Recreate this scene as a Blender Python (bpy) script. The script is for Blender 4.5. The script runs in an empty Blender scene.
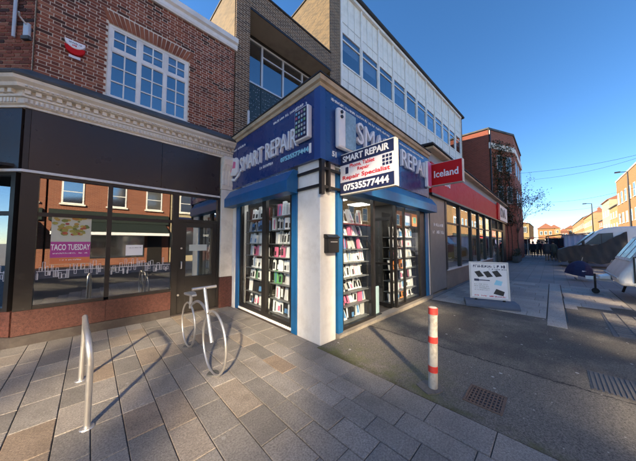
import bpy, bmesh, math, random
from mathutils import Vector, Matrix
random.seed(7)
R = math.radians
sc = bpy.context.scene
# ------------------------------------------------------------------ camera
cam_d = bpy.data.cameras.new('camera'); cam = bpy.data.objects.new('camera', cam_d)
sc.collection.objects.link(cam)
cam.location = (0, 0, 1.55); cam.rotation_euler = (R(90 + 2.95), 0, R(45.456 - 90))
cam_d.sensor_width = 36; cam_d.lens = 36 * 230 / 636; cam_d.clip_start = .05; cam_d.clip_end = 3000
sc.camera = cam
# ------------------------------------------------------------------ world, sun, exposure
SUN_EL = 25; SUN_AZ = (-.58, .815)          # towards the sun, low winter sun behind the shops
w = bpy.data.worlds.new('World'); sc.world = w; w.use_nodes = True
nt = w.node_tree; bg = nt.nodes['Background']
sky = nt.nodes.new('ShaderNodeTexSky'); sky.sky_type = 'NISHITA'; sky.sun_disc = False
sky.sun_elevation = R(SUN_EL); sky.sun_rotation = math.atan2(SUN_AZ[0], SUN_AZ[1])
sky.air_density = .75; sky.dust_density = 0; sky.ozone_density = 2.5; sky.altitude = 50
hs = nt.nodes.new('ShaderNodeHueSaturation'); hs.inputs['Saturation'].default_value = 1.2
nt.links.new(sky.outputs[0], hs.inputs['Color']); nt.links.new(hs.outputs[0], bg.inputs[0]); bg.inputs[1].default_value = .052
sun_d = bpy.data.lights.new('sun', 'SUN'); sun_d.energy = 3.0; sun_d.angle = R(.5); sun_d.color = (1, .81, .56)
sun = bpy.data.objects.new('sun', sun_d); sc.collection.objects.link(sun)
sv = Vector((SUN_AZ[0] * math.cos(R(SUN_EL)), SUN_AZ[1] * math.cos(R(SUN_EL)), math.sin(R(SUN_EL))))
sun.rotation_euler = sv.to_track_quat('Z', 'Y').to_euler(); sun.location = (-20, 30, 30)
sc.view_settings.view_transform = 'Standard'; sc.view_settings.look = 'None'
sc.view_settings.exposure = 2.5; sc.view_settings.gamma = 1
cy = sc.cycles
cy.use_guiding = True; cy.use_surface_guiding = True; cy.guiding_training_samples = 64
cy.use_denoising = True; cy.max_bounces = 8; cy.diffuse_bounces = 4; cy.glossy_bounces = 5
cy.transparent_max_bounces = 16; cy.caustics_reflective = True; cy.caustics_refractive = False
cy.blur_glossy = 0; cy.sample_clamp_indirect = 0
# ------------------------------------------------------------------ helpers
COL = sc.collection
OFF = {}                                   # world-authored things: offset of their base

class MB:
    """collects shapes; built as ONE mesh object"""
    def __init__(s): s.v = []; s.f = []; s.t = []
    def add(s, vs, fs, tint=None):
        o = len(s.v); s.v += [tuple(v) for v in vs]; s.f += [tuple(i + o for i in f) for f in fs]
        s.t += [random.random() if tint is None else tint] * len(fs); return s
    def box(s, x0, x1, y0, y1, z0, z1, tint=None):
        if x0 > x1: x0, x1 = x1, x0
        if y0 > y1: y0, y1 = y1, y0
        if z0 > z1: z0, z1 = z1, z0
        v = [(x0,y0,z0),(x1,y0,z0),(x1,y1,z0),(x0,y1,z0),(x0,y0,z1),(x1,y0,z1),(x1,y1,z1),(x0,y1,z1)]
        return s.add(v, [(0,3,2,1),(4,5,6,7),(0,1,5,4),(1,2,6,5),(2,3,7,6),(3,0,4,7)], tint)
    def slab(s, x0, x1, y0, y1, z0, z1, c=.006, tint=None):
        """box with chamfered top edges"""
        v = [(x0,y0,z0),(x1,y0,z0),(x1,y1,z0),(x0,y1,z0),(x0,y0,z1-c),(x1,y0,z1-c),(x1,y1,z1-c),(x0,y1,z1-c),
             (x0+c,y0+c,z1),(x1-c,y0+c,z1),(x1-c,y1-c,z1),(x0+c,y1-c,z1)]
        return s.add(v, [(0,1,5,4),(1,2,6,5),(2,3,7,6),(3,0,4,7),(4,5,9,8),(5,6,10,9),(6,7,11,10),(7,4,8,11),(8,9,10,11)], tint)
    def prism(s, pts, a0, a1, axis='y', tint=None):
        """extrude a 2D polygon: axis x -> pts (y,z); y -> pts (x,z); z -> pts (x,y)"""
        n = len(pts)
        def mk(p, a): return {'x': (a, p[0], p[1]), 'y': (p[0], a, p[1]), 'z': (p[0], p[1], a)}[axis]
        v = [mk(p, a0) for p in pts] + [mk(p, a1) for p in pts]
        f = [tuple(range(n)), tuple(range(2*n-1, n-1, -1))] + [(i, i+n, (i+1) % n + n, (i+1) % n) for i in range(n)]
        return s.add(v, f, tint)
    def tube(s, pts, r, seg=10, cap=True, closed=False, tint=None):
        pts = [Vector(p) for p in pts]; n = len(pts)
        rs = r if isinstance(r, (list, tuple)) else [r] * n
        v = []; up = None
        for i, p in enumerate(pts):
            if closed: d = pts[(i+1) % n] - pts[i-1]
            else: d = pts[min(i+1, n-1)] - pts[max(i-1, 0)]
            d.normalize()
            if up is None:
                up = Vector((0,0,1)) if abs(d.z) < .9 else Vector((1,0,0))
            a = d.cross(up)
            if a.length < 1e-5: a = d.orthogonal()
            a.normalize(); b = a.cross(d); up = b
            for k in range(seg):
                t = 2 * math.pi * k / seg
                v.append(p + a * (rs[i] * math.cos(t)) + b * (rs[i] * math.sin(t)))
        f = []
        for i in range(n if closed else n - 1):
            j = (i + 1) % n
            for k in range(seg):
                f.append((i*seg+k, j*seg+k, j*seg+(k+1) % seg, i*seg+(k+1) % seg))
        if cap and not closed:
            f.append(tuple(range(seg))); f.append(tuple((n-1)*seg + k for k in range(seg-1, -1, -1)))
        return s.add(v, f, tint)
    def lathe(s, prof, cx=0, cy_=0, seg=16, tint=None):
        v = []; f = []; n = len(prof)
        for (r, z) in prof:
            for k in range(seg):
                t = 2 * math.pi * k / seg; v.append((cx + r*math.cos(t), cy_ + r*math.sin(t), z))
        for i in range(n-1):
            for k in range(seg):
                f.append((i*seg+k, i*seg+(k+1) % seg, (i+1)*seg+(k+1) % seg, (i+1)*seg+k))
        f.append(tuple(range(seg-1, -1, -1))); f.append(tuple((n-1)*seg+k for k in range(seg)))
        return s.add(v, f, tint)
    def mesh(s, name, off=(0,0,0), smooth=False):
        me = bpy.data.meshes.new(name)
        me.from_pydata([(a-off[0], b-off[1], c-off[2]) for a, b, c in s.v], [], s.f)
        at = me.attributes.new('tint', 'FLOAT', 'FACE'); at.data.foreach_set('value', s.t)
        bm = bmesh.new(); bm.from_mesh(me); bmesh.ops.recalc_face_normals(bm, faces=bm.faces); bm.to_mesh(me); bm.free()
        if smooth: me.shade_smooth()
        return me

def link(name, data, parent=None):
    o = bpy.data.objects.new(name, data); COL.objects.link(o)
    if parent is not None: o.parent = parent
    return o
def rootoff(p):
    while p is not None:
        if p.name in OFF: return OFF[p.name]
        p = p.parent
    return (0,0,0)
def obj(name, mb, mat, parent=None, smooth=False, bevel=0, label=None, kind=None):
    me = mb.mesh(name, rootoff(parent), smooth); me.materials.append(mat)
    o = link(name, me, parent)
    if bevel:
        m = o.modifiers.new('bevel', 'BEVEL'); m.width = bevel; m.segments = 2; m.limit_method = 'ANGLE'
    if smooth:
        try: me.set_sharp_from_angle(angle=R(40))
        except Exception: pass
    if label: o['label'] = label
    if kind: o['kind'] = kind
    return o
def tag(o, label, cat, group=None):
    o['label'] = label; o['category'] = cat
    if group: o['group'] = group
    return o
def thing(name, label, cat, loc=(0,0,0), rz=0, group=None, world=True):
    """an Empty at the thing's base; world=True: its parts are authored in world coordinates"""
    o = link(name, None); o.location = loc; o.rotation_euler = (0,0,rz); tag(o, label, cat, group)
    if world: OFF[o.name] = tuple(loc)
    return o
def single(name, mb, mat, label, cat, loc=(0,0,0), group=None, smooth=False, bevel=0):
    me = mb.mesh(name, loc, smooth); me.materials.append(mat); o = link(name, me); o.location = loc
    if bevel:
        m = o.modifiers.new('bevel', 'BEVEL'); m.width = bevel; m.segments = 2; m.limit_method = 'ANGLE'
    return tag(o, label, cat, group)
def struct(name, mb, mat):
    o = obj(name, mb, mat); o['kind'] = 'structure'; return o
def copy_tree(o, parent=None):
    c = o.copy(); COL.objects.link(c); c.parent = parent
    for ch in list(o.children): copy_tree(ch, c)
    return c
def text_mb(body, w, h, depth, bold=0.0, shear=0):
    cu = bpy.data.curves.new('lettering', 'FONT'); cu.body = body; cu.extrude = .02; cu.offset = bold
    cu.size = 1; cu.shear = shear; cu.resolution_u = 3
    o = bpy.data.objects.new('tmp', cu); COL.objects.link(o)
    dg = bpy.context.evaluated_depsgraph_get(); dg.update()
    me = bpy.data.meshes.new_from_object(o.evaluated_get(dg))
    vs = [v.co.copy() for v in me.vertices]; fs = [tuple(p.vertices) for p in me.polygons]
    bpy.data.objects.remove(o); bpy.data.curves.remove(cu); bpy.data.meshes.remove(me)
    x0 = min(v.x for v in vs); x1 = max(v.x for v in vs); y0 = min(v.y for v in vs); y1 = max(v.y for v in vs)
    mb = MB(); mb.add([((v.x-x0)/(x1-x0)*w, (v.y-y0)/(y1-y0)*h, (v.z/.02+1)*depth/2) for v in vs], fs); return mb
def place_mb(mb, origin, ex, ey, ez):
    """map local text space onto world axes"""
    o = Vector(origin); ex = Vector(ex); ey = Vector(ey); ez = Vector(ez)
    mb.v = [tuple(o + ex*a + ey*b + ez*c) for a, b, c in mb.v]; return mb
FRONT = ((1,0,0),(0,0,1),(0,-1,0)); SIDE = ((0,-1,0),(0,0,1),(-1,0,0))
def islands(mb):
    par = list(range(len(mb.v)))
    def find(i):
        while par[i] != i: par[i] = par[par[i]]; i = par[i]
        return i
    for f in mb.f:
        for k in f[1:]: par[find(k)] = find(f[0])
    grp = {}
    for f in mb.f: grp.setdefault(find(f[0]), []).append(f)
    out = []
    for fs in grp.values():
        ix = sorted({k for f in fs for k in f}); mp = {k: n_ for n_, k in enumerate(ix)}
        out.append(MB().add([mb.v[k] for k in ix], [tuple(mp[k] for k in f) for f in fs]))
    return out
def letters(body, w, h, depth, origin, frame, mat, parent, bold=0):
    for mb in islands(place_mb(text_mb(body, w, h, depth, bold), origin, *frame)): obj('letter', mb, mat, parent)
def lettering(body, w, h, depth, origin, frame, mat, parent, bold=0, shear=0, name='lettering', label=None):
    return obj(name, place_mb(text_mb(body, w, h, depth, bold, shear), origin, *frame), mat, parent, label=label)
def scribble(w, h, depth, seed=0, dens=1.0):
    """a row of small strokes, for print too small to read"""
    rnd = random.Random(seed); mb = MB(); x = 0
    while x < w:
        cw = h * rnd.uniform(.35, .7)
        if rnd.random() > .16:
            mb.box(x, x+cw*.28, 0, h*rnd.uniform(.7, 1), 0, depth)
            mb.box(x+cw*.28, x+cw*.8, h*rnd.choice((0,.4,.75)), h*rnd.choice((.2,.55,.95)), 0, depth)
        x += cw * 1.15 / dens
    return mb
def marks(w, h, depth, origin, frame, mat, parent, seed=0, name='small_print'):
    return obj(name, place_mb(scribble(w, h, depth, seed), origin, *frame), mat, parent, kind='stuff')

# ------------------------------------------------------------------ materials
def new_mat(name):
    m = bpy.data.materials.new(name); m.use_nodes = True
    t = m.node_tree; return m, t, t.nodes['Principled BSDF']
def N(t, typ, **kw):
    n = t.nodes.new(typ)
    for k, v in kw.items():
        if k.startswith('i_'): n.inputs[k[2:].replace('_', ' ')].default_value = v
        else: setattr(n, k, v)
    return n
def mathn(t, op, a, b=None, clamp=False):
    n = t.nodes.new('ShaderNodeMath'); n.operation = op; n.use_clamp = clamp
    for i, v in enumerate((a, b)):
        if v is None: continue
        if isinstance(v, (int, float)): n.inputs[i].default_value = v
        else: t.links.new(v, n.inputs[i])
    return n.outputs[0]
def mixc(t, fac, a, b, blend='MIX'):
    n = t.nodes.new('ShaderNodeMix'); n.data_type = 'RGBA'; n.blend_type = blend
    for s_, v in ((n.inputs[0], fac), (n.inputs[6], a), (n.inputs[7], b)):
        if isinstance(v, (int, float)): s_.default_value = v
        elif isinstance(v, tuple): s_.default_value = (*v, 1) if len(v) == 3 else v
        else: t.links.new(v, s_)
    return n.outputs[2]
def noise(t, vec, scale, detail=4, rough=.6):
    n = N(t, 'ShaderNodeTexNoise'); n.inputs['Scale'].default_value = scale; n.inputs['Detail'].default_value = detail
    n.inputs['Roughness'].default_value = rough
    if vec is not None: t.links.new(vec, n.inputs['Vector'])
    return n.outputs['Fac']
def ramp(t, fac, stops):
    n = N(t, 'ShaderNodeValToRGB'); e = n.color_ramp.elements
    while len(e) < len(stops): e.new(.5)
    for k, (p, c) in enumerate(stops): e[k].position = p; e[k].color = (*c, 1) if len(c) == 3 else c
    t.links.new(fac, n.inputs[0]); return n.outputs[0]
def bump(t, b, height, strength, dist=.01):
    n = N(t, 'ShaderNodeBump'); n.inputs['Strength'].default_value = strength; n.inputs['Distance'].default_value = dist
    t.links.new(height, n.inputs['Height']); t.links.new(n.outputs[0], b.inputs['Normal'])
def pos(t): return N(t, 'ShaderNodeNewGeometry').outputs['Position']
def oco(t): return N(t, 'ShaderNodeTexCoord').outputs['Object']
def mul(c, k): return tuple(min(1, x*k) for x in c)
def pm(name, col, rough=.6, var=.18, scale=6, bs=0, bscale=60, metal=0, dirt=None, dirt_amt=.5, spec=.5, coat=0):
    m, t, b = new_mat(name); p = oco(t)
    n1 = noise(t, p, scale, 5)
    c = mixc(t, n1, mul(col, 1-var), mul(col, 1+var))
    if dirt is not None:
        n2 = noise(t, p, scale*.37, 8, .7)
        f = mathn(t, 'MULTIPLY', mathn(t, 'SUBTRACT', n2, .47), 6, True)
        c = mixc(t, mathn(t, 'MULTIPLY', f, dirt_amt), c, dirt)
    t.links.new(c, b.inputs['Base Color'])
    rr = mathn(t, 'ADD', mathn(t, 'MULTIPLY', noise(t, p, scale*2.3, 3), .25), rough-.12, True)
    t.links.new(rr, b.inputs['Roughness'])
    b.inputs['Metallic'].default_value = metal; b.inputs['Specular IOR Level'].default_value = spec
    b.inputs['Coat Weight'].default_value = coat
    if bs: bump(t, b, noise(t, p, bscale, 4), bs, .006)
    return m
def emit(name, col, s):
    m, t, b = new_mat(name); b.inputs['Emission Color'].default_value = (*col, 1); b.inputs['Emission Strength'].default_value = s
    b.inputs['Base Color'].default_value = (*col, 1); return m
def glass(name, refl=.06, rough=0.0, tint=(.9, .95, .96), boost=1.5, wav=.0):
    m, t, b = new_mat(name); t.nodes.remove(b); out = t.nodes['Material Output']
    fr = N(t, 'ShaderNodeLayerWeight'); fr.inputs[0].default_value = .5
    tr = N(t, 'ShaderNodeBsdfTransparent'); tr.inputs[0].default_value = (*tint, 1)
    gl = N(t, 'ShaderNodeBsdfGlossy'); gl.inputs['Roughness'].default_value = rough
    gl.inputs[0].default_value = (.95, .97, 1, 1)
    if wav:
        bn = N(t, 'ShaderNodeBump'); bn.inputs['Strength'].default_value = wav; bn.inputs['Distance'].default_value = .02
        t.links.new(noise(t, pos(t), 1.3, 1), bn.inputs['Height']); t.links.new(bn.outputs[0], gl.inputs['Normal'])
    mx = N(t, 'ShaderNodeMixShader')
    fac = mathn(t, 'ADD', mathn(t, 'MULTIPLY', mathn(t, 'POWER', fr.outputs['Facing'], 4.5), boost), refl, True)
    t.links.new(fac, mx.inputs[0]); t.links.new(tr.outputs[0], mx.inputs[1]); t.links.new(gl.outputs[0], mx.inputs[2])
    t.links.new(mx.outputs[0], out.inputs[0]); return m
def brick_tex_mat(name, c1, c2, mortar, axis, rot=0, rough=.85, bsz=(.225, .075), off=.5):
    """brick pattern for walls too far to pick single bricks; axis y: wall in XZ, x: wall in YZ"""
    m, t, b = new_mat(name); p = pos(t)
    sx = N(t, 'ShaderNodeSeparateXYZ'); t.links.new(p, sx.inputs[0])
    cx = N(t, 'ShaderNodeCombineXYZ'); t.links.new(sx.outputs['X' if axis == 'y' else 'Y'], cx.inputs[0]); t.links.new(sx.outputs['Z'], cx.inputs[1])
    br = N(t, 'ShaderNodeTexBrick'); br.offset = off
    t.links.new(cx.outputs[0], br.inputs['Vector'])
    br.inputs['Color1'].default_value = (*c1, 1); br.inputs['Color2'].default_value = (*c2, 1); br.inputs['Mortar'].default_value = (*mortar, 1)
    br.inputs['Scale'].default_value = 1; br.inputs['Mortar Size'].default_value = .006; br.inputs['Mortar Smooth'].default_value = .3
    br.inputs['Brick Width'].default_value = bsz[0]; br.inputs['Row Height'].default_value = bsz[1]; br.inputs['Bias'].default_value = -.1
    c = mixc(t, noise(t, p, 1.2, 6), br.outputs['Color'], mul(c1, .6), 'MIX')
    c = mixc(t, .35, br.outputs['Color'], c)
    t.links.new(c, b.inputs['Base Color']); b.inputs['Roughness'].default_value = rough
    h = mathn(t, 'SUBTRACT', mathn(t, 'MULTIPLY', noise(t, p, 90, 3), .3), br.outputs['Fac'])
    bump(t, b, h, .8, .012); return m
def piece_mat(name, stops, rough=.85, speck=.25, sscale=180, bs=.3, big=.2, stain=None):
    """single bricks or slabs: one tint each plus grain"""
    m, t, b = new_mat(name); p = pos(t)
    at = N(t, 'ShaderNodeAttribute'); at.attribute_name = 'tint'
    c = ramp(t, at.outputs['Fac'], stops)
    g = mathn(t, 'MULTIPLY', mathn(t, 'ADD', noise(t, p, sscale, 3), noise(t, p, sscale*.33, 4)), .5); k = mathn(t, 'ADD', mathn(t, 'MULTIPLY', mathn(t, 'SUBTRACT', g, .5), speck*5), 1)
    g2 = noise(t, p, 2.1, 7, .65); k2 = mathn(t, 'ADD', mathn(t, 'MULTIPLY', mathn(t, 'SUBTRACT', g2, .5), big*3), 1)
    kk = N(t, 'ShaderNodeCombineColor'); v = mathn(t, 'MULTIPLY', k, k2)
    for i in range(3): t.links.new(v, kk.inputs[i])
    c = mixc(t, 1.0, c, kk.outputs[0], 'MULTIPLY')
    if stain:
        sp = N(t, 'ShaderNodeTexVoronoi'); sp.inputs['Scale'].default_value = 3.3; t.links.new(p, sp.inputs['Vector'])
        f = mathn(t, 'LESS_THAN', sp.outputs['Distance'], .055)
        c = mixc(t, mathn(t, 'MULTIPLY', f, .55), c, stain)
        dk = mathn(t, 'MULTIPLY', mathn(t, 'SUBTRACT', noise(t, p, 1.1, 9, .75), .52), 5, True)
        c = mixc(t, mathn(t, 'MULTIPLY', dk, .5), c, (.05, .043, .036))
    t.links.new(c, b.inputs['Base Color'])
    t.links.new(mathn(t, 'ADD', mathn(t, 'MULTIPLY', g2, .3), rough-.15, True), b.inputs['Roughness'])
    bump(t, b, mathn(t, 'ADD', g, g2), bs, .004); return m

M = {}
M['brick'] = piece_mat('red_brick', [(0, (.04,.018,.014)), (.14, (.11,.036,.022)), (.5, (.215,.058,.032)), (.85, (.28,.082,.043)), (1, (.33,.13,.075))], .85, .2, 150, .35, .2)
M['mortar'] = pm('pale_mortar', (.74,.67,.56), .95, .25, 30, .4, 200)
M['lintel_brick'] = piece_mat('rubbed_orange_brick', [(0, (.20,.06,.03)), (1, (.34,.12,.058))], .85, .2, 150, .3, .15)
M['slab'] = piece_mat('granite_paving', [(0, (.19,.178,.162)), (.35, (.245,.228,.206)), (.72, (.295,.272,.245)), (.9, (.28,.238,.192)), (1, (.25,.195,.145))], .62, .75, 210, .5, .36, stain=(.4,.39,.37))
M['slab2'] = piece_mat('pale_street_paving', [(0, (.26,.235,.21)), (.5, (.32,.29,.26)), (1, (.37,.34,.30))], .65, .5, 110, .3, .25, stain=(.4,.39,.37))
M['joint'] = pm('paving_joint', (.075,.066,.055), .95, .3, 20)
M['white'] = pm('white_paint', (.86,.85,.81), .5, .05, 4, .05, 30, dirt=(.45,.42,.36), dirt_amt=.35)
M['cream'] = pm('cream_stone', (.87,.82,.72), .75, .08, 5, .2, 40, dirt=(.42,.37,.29), dirt_amt=.4)
M['black_metal'] = pm('black_metal', (.016,.015,.015), .38, .2, 5)
M['frame_dark'] = pm('dark_bronze_frame', (.022,.019,.017), .35, .2, 3)
M['lead'] = pm('grey_lead', (.10,.10,.10), .7, .35, 3, .3, 25, dirt=(.035,.04,.03), dirt_amt=.7)
M['pane'] = glass('shop_glass', .21, .0, (.88,.91,.90), .8, .012)
M['pane_clear'] = glass('clear_glass', .03, .0, (.96,.98,.98), .6)
M['pane_sky'] = glass('upper_glass', .22, .01, (.65,.70,.74), .8, .05)
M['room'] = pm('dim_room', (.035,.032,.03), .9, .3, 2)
M['fascia_dark'] = pm('brown_black_fascia', (.034,.024,.021), .30, .12, 1.2)
M['granite_red'] = piece_mat('red_granite', [(0, (.072,.030,.024)), (1, (.095,.036,.028))], .42, .8, 70, .05, .2)
M['granite_dark'] = pm('dark_plinth', (.05,.04,.038), .55, .3, 20, dirt=(.09,.08,.07))
M['blue'] = pm('blue_fascia', (.009,.045,.19), .28, .08, 2, coat=.3)
M['blue_trim'] = pm('blue_corner_trim', (.022,.075,.27), .35, .08, 2)  # lighter blue of the corner strip
M['blue_post'] = pm('blue_powder_coat', (.010,.125,.33), .4, .12, 5, dirt=(.02,.07,.15), dirt_amt=.4)
M['tan'] = pm('tan_cornice', (.62,.49,.33), .75, .15, 4, .2, 40, dirt=(.20,.16,.10), dirt_amt=.5)
M['letter_white'] = pm('white_acrylic', (.93,.93,.93), .35, .04, 5)
M['letter_side'] = pm('silver_letter_return', (.45,.45,.46), .4, .1, 5, metal=.6)
M['cyan'] = pm('cyan_print', (.35,.75,.90), .4, .05, 5)
M['pink'] = pm('pink_print', (.80,.15,.35), .4, .05, 5)
M['red'] = pm('red_panel', (.62,.014,.016), .5, .06, 3, spec=.15)
M['red_print'] = pm('red_print', (.62,.02,.03), .4, .05, 5)
M['navy'] = pm('navy_print', (.015,.022,.075), .35, .1, 5)
M['sign_pale'] = pm('pale_sign_face', (.74,.74,.78), .4, .05, 5)
M['render'] = pm('painted_render', (.86,.845,.80), .8, .05, 7, .35, 45, dirt=(.50,.46,.39), dirt_amt=.28)
M['grey_roof'] = pm('grey_fascia', (.32,.36,.40), .6, .1, 1.5, .1, 30)
M['grey_vinyl'] = pm('grey_vinyl', (.20,.195,.19), .35, .15, 2)
M['roof_dark'] = pm('dark_roof_felt', (.035,.035,.037), .85, .3, 4, .3, 40)
M['white_panel'] = pm('white_cladding', (.82,.81,.75), .6, .08, 2.5, .08, 25, dirt=(.42,.40,.33), dirt_amt=.45)
M['alu'] = pm('aluminium', (.62,.62,.61), .4, .08, 4, metal=.3)
M['steel'] = pm('brushed_steel', (.64,.62,.59), .42, .12, 9, metal=.85)
M['galv'] = pm('worn_white_post', (.46,.45,.41), .6, .22, 14, .3, 60, dirt=(.15,.14,.115), dirt_amt=.75)
M['red_tape'] = pm('red_band', (.58,.04,.032), .45, .15, 14, dirt=(.30,.12,.10), dirt_amt=.5)
M['spandrel'] = pm('dark_green_spandrel', (.03,.045,.042), .3, .15, 4)
M['concrete'] = pm('soffit_concrete', (.42,.38,.31), .85, .12, 3, .15, 30, dirt=(.22,.20,.17))
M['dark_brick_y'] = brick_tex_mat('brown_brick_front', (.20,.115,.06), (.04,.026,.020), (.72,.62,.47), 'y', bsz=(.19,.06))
M['dark_brick_x'] = brick_tex_mat('brown_brick_sunlit_side', (.15,.092,.034), (.035,.022,.010), (.22,.17,.09), 'x', bsz=(.19,.06))  # copy of the front brick with its sunlit tone put into the colour
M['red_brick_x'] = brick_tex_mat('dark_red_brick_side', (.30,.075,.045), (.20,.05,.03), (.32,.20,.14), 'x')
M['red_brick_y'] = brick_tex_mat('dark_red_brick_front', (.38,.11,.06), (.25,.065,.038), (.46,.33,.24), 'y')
M['house_red'] = brick_tex_mat('terrace_red_brick', (.30,.10,.05), (.22,.065,.035), (.42,.34,.26), 'y')
M['house_yellow'] = brick_tex_mat('terrace_yellow_brick', (.36,.25,.105), (.29,.19,.075), (.34,.29,.20), 'y')
M['house_orange'] = brick_tex_mat('terrace_orange_brick', (.30,.165,.06), (.24,.125,.042), (.30,.24,.16), 'y')
M['house_cream'] = pm('cream_render', (.40,.34,.22), .8, .08, 1)
M['house_white'] = pm('white_render', (.44,.42,.38), .8, .06, 1)
M['tile'] = pm('clay_roof', (.24,.10,.06), .85, .3, 3, .3, 20)
M['slate'] = pm('slate_roof', (.09,.09,.10), .7, .25, 3, .3, 20)
M['awning'] = pm('dark_green_canvas', (.012,.022,.018), .8, .2, 3)
M['tarp'] = pm('dark_tarpaulin', (.042,.042,.040), .6, .25, 3, .3, 12)
M['tarp_navy'] = pm('navy_canvas', (.014,.022,.075), .75, .2, 6)
M['van_white'] = pm('white_van_paint', (.84,.84,.82), .3, .05, 2, coat=.5)
M['caravan'] = pm('caravan_shell', (.84,.83,.78), .4, .06, 3, dirt=(.45,.43,.36), dirt_amt=.35)
M['car_glass'] = pm('dark_vehicle_glass', (.09,.115,.12), .22, .1, 2)
M['rubber'] = pm('tyre_rubber', (.02,.02,.02), .85, .2, 10)
M['bark'] = pm('grey_bark', (.10,.075,.05), .9, .35, 12, .5, 30)
M['leaf'] = piece_mat('dry_leaves', [(0, (.035,.04,.012)), (.5, (.07,.075,.02)), (.8, (.13,.085,.025)), (1, (.19,.09,.03))], .6, .1, 60, 0, .2)
M['ivy'] = piece_mat('ivy_leaves', [(0, (.03,.04,.014)), (.6, (.065,.065,.022)), (1, (.13,.07,.03))], .5, .1, 60, 0, .2)
M['skin'] = pm('skin', (.45,.27,.19), .6, .08, 20)
M['hair'] = pm('dark_hair', (.02,.014,.01), .6, .2, 30)

# ------------------------------------------------------------------ ground
def ground_mat():
    m, t, b = new_mat('asphalt'); p = pos(t)
    sx = N(t, 'ShaderNodeSeparateXYZ'); t.links.new(p, sx.inputs[0]); X, Y = sx.outputs[0], sx.outputs[1]
    g = noise(t, p, 220, 3); big = noise(t, p, .9, 8, .65); mid = noise(t, p, 5, 6, .7)
    edge = mathn(t, 'ADD', X, mathn(t, 'MULTIPLY', mathn(t, 'SUBTRACT', mid, .5), .16))
    old = mathn(t, 'MULTIPLY', mathn(t, 'SUBTRACT', 3.76, edge), 18, True)       # older, paler trench next to the paving
    c = mixc(t, old, (.082,.076,.068), (.150,.137,.118))
    c = mixc(t, mathn(t, 'MULTIPLY', mathn(t, 'SUBTRACT', big, .47), 5, True), c, (.20,.18,.145))
    g = mathn(t, 'MULTIPLY', mathn(t, 'ADD', g, noise(t, p, 75, 3)), .5)
    k = mathn(t, 'ADD', mathn(t, 'MULTIPLY', mathn(t, 'SUBTRACT', g, .5), 7.0), 1, False)
    kk = N(t, 'ShaderNodeCombineColor')
    for i in range(3): t.links.new(k, kk.inputs[i])
    c = mixc(t, .8, c, kk.outputs[0], 'MULTIPLY')
    cr = mathn(t, 'LESS_THAN', mathn(t, 'ABSOLUTE', mathn(t, 'SUBTRACT', edge, 3.77)), .010)
    c = mixc(t, mathn(t, 'MULTIPLY', cr, .9), c, (.008,.008,.008))
    # moss and silt along the paving edge and the shop step
    ms = mathn(t, 'MULTIPLY', mathn(t, 'SUBTRACT', 3.25, X), 1.5, True)
    my = mathn(t, 'MULTIPLY', mathn(t, 'SUBTRACT', Y, .55), 2.5, True)
    ms = mathn(t, 'MULTIPLY', mathn(t, 'MULTIPLY', ms, my), mathn(t, 'MULTIPLY', mathn(t, 'SUBTRACT', noise(t, p, 2.3, 8, .75), .42), 4.5, True))
    c = mixc(t, mathn(t, 'MULTIPLY', ms, .9), c, (.12,.13,.035))
    gum = N(t, 'ShaderNodeTexVoronoi'); gum.inputs['Scale'].default_value = 5.0; t.links.new(p, gum.inputs['Vector'])
    gs = N(t, 'ShaderNodeSeparateColor'); t.links.new(gum.outputs['Color'], gs.inputs[0])
    gf = mathn(t, 'MULTIPLY', mathn(t, 'LESS_THAN', gum.outputs['Distance'], .085), mathn(t, 'GREATER_THAN', gs.outputs[0], .55))
    c = mixc(t, mathn(t, 'MULTIPLY', gf, .8), c, (.50,.49,.46))
    g2 = N(t, 'ShaderNodeTexVoronoi'); g2.inputs['Scale'].default_value = 17; t.links.new(p, g2.inputs['Vector'])
    h2 = N(t, 'ShaderNodeSeparateColor'); t.links.new(g2.outputs['Color'], h2.inputs[0])
    f2 = mathn(t, 'MULTIPLY', mathn(t, 'LESS_THAN', g2.outputs['Distance'], .13), mathn(t, 'GREATER_THAN', h2.outputs[1], .90))
    c = mixc(t, mathn(t, 'MULTIPLY', f2, .85), c, (.46,.44,.38))
    # silt, moss and crumbs in the gutter line against the paving
    gut = mathn(t, 'MULTIPLY', mathn(t, 'SUBTRACT', mathn(t, 'ADD', 2.42, mathn(t, 'MULTIPLY', mid, .26)), X), 14, True)
    gut = mathn(t, 'MULTIPLY', gut, mathn(t, 'MULTIPLY', mathn(t, 'SUBTRACT', noise(t, p, 3.1, 6, .7), .40), 7, True))
    c = mixc(t, mathn(t, 'MULTIPLY', gut, .8), c, mixc(t, noise(t, p, 9, 5), (.03,.026,.014), (.13,.14,.035)))
    t.links.new(c, b.inputs['Base Color']); b.inputs['Roughness'].default_value = .85
    bump(t, b, mathn(t, 'ADD', g, mathn(t, 'MULTIPLY', cr, -1)), .7, .008); return m
M['asphalt'] = ground_mat()
def far_paving_mat():
    m, t, b = new_mat('far_paving'); p = pos(t)
    br = N(t, 'ShaderNodeTexBrick'); t.links.new(p, br.inputs['Vector']); br.inputs['Scale'].default_value = 1
    br.inputs['Brick Width'].default_value = .6; br.inputs['Row Height'].default_value = .4; br.inputs['Mortar Size'].default_value = .005
    br.inputs['Color1'].default_value = (.22,.21,.20,1); br.inputs['Color2'].default_value = (.30,.285,.27,1); br.inputs['Mortar'].default_value = (.05,.05,.045,1)
    c = mixc(t, noise(t, p, 1.0, 7), br.outputs['Color'], (.15,.145,.135)); c = mixc(t, .5, br.outputs['Color'], c)
    t.links.new(c, b.inputs['Base Color']); b.inputs['Roughness'].default_value = .7
    bump(t, b, mathn(t, 'SUBTRACT', noise(t, p, 60, 3), br.outputs['Fac']), .3, .006); return m
M['far_paving'] = far_paving_mat()
struct('ground', MB().box(-400, 900, -500, 500, -.5, -.030), M['far_paving'])
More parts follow.
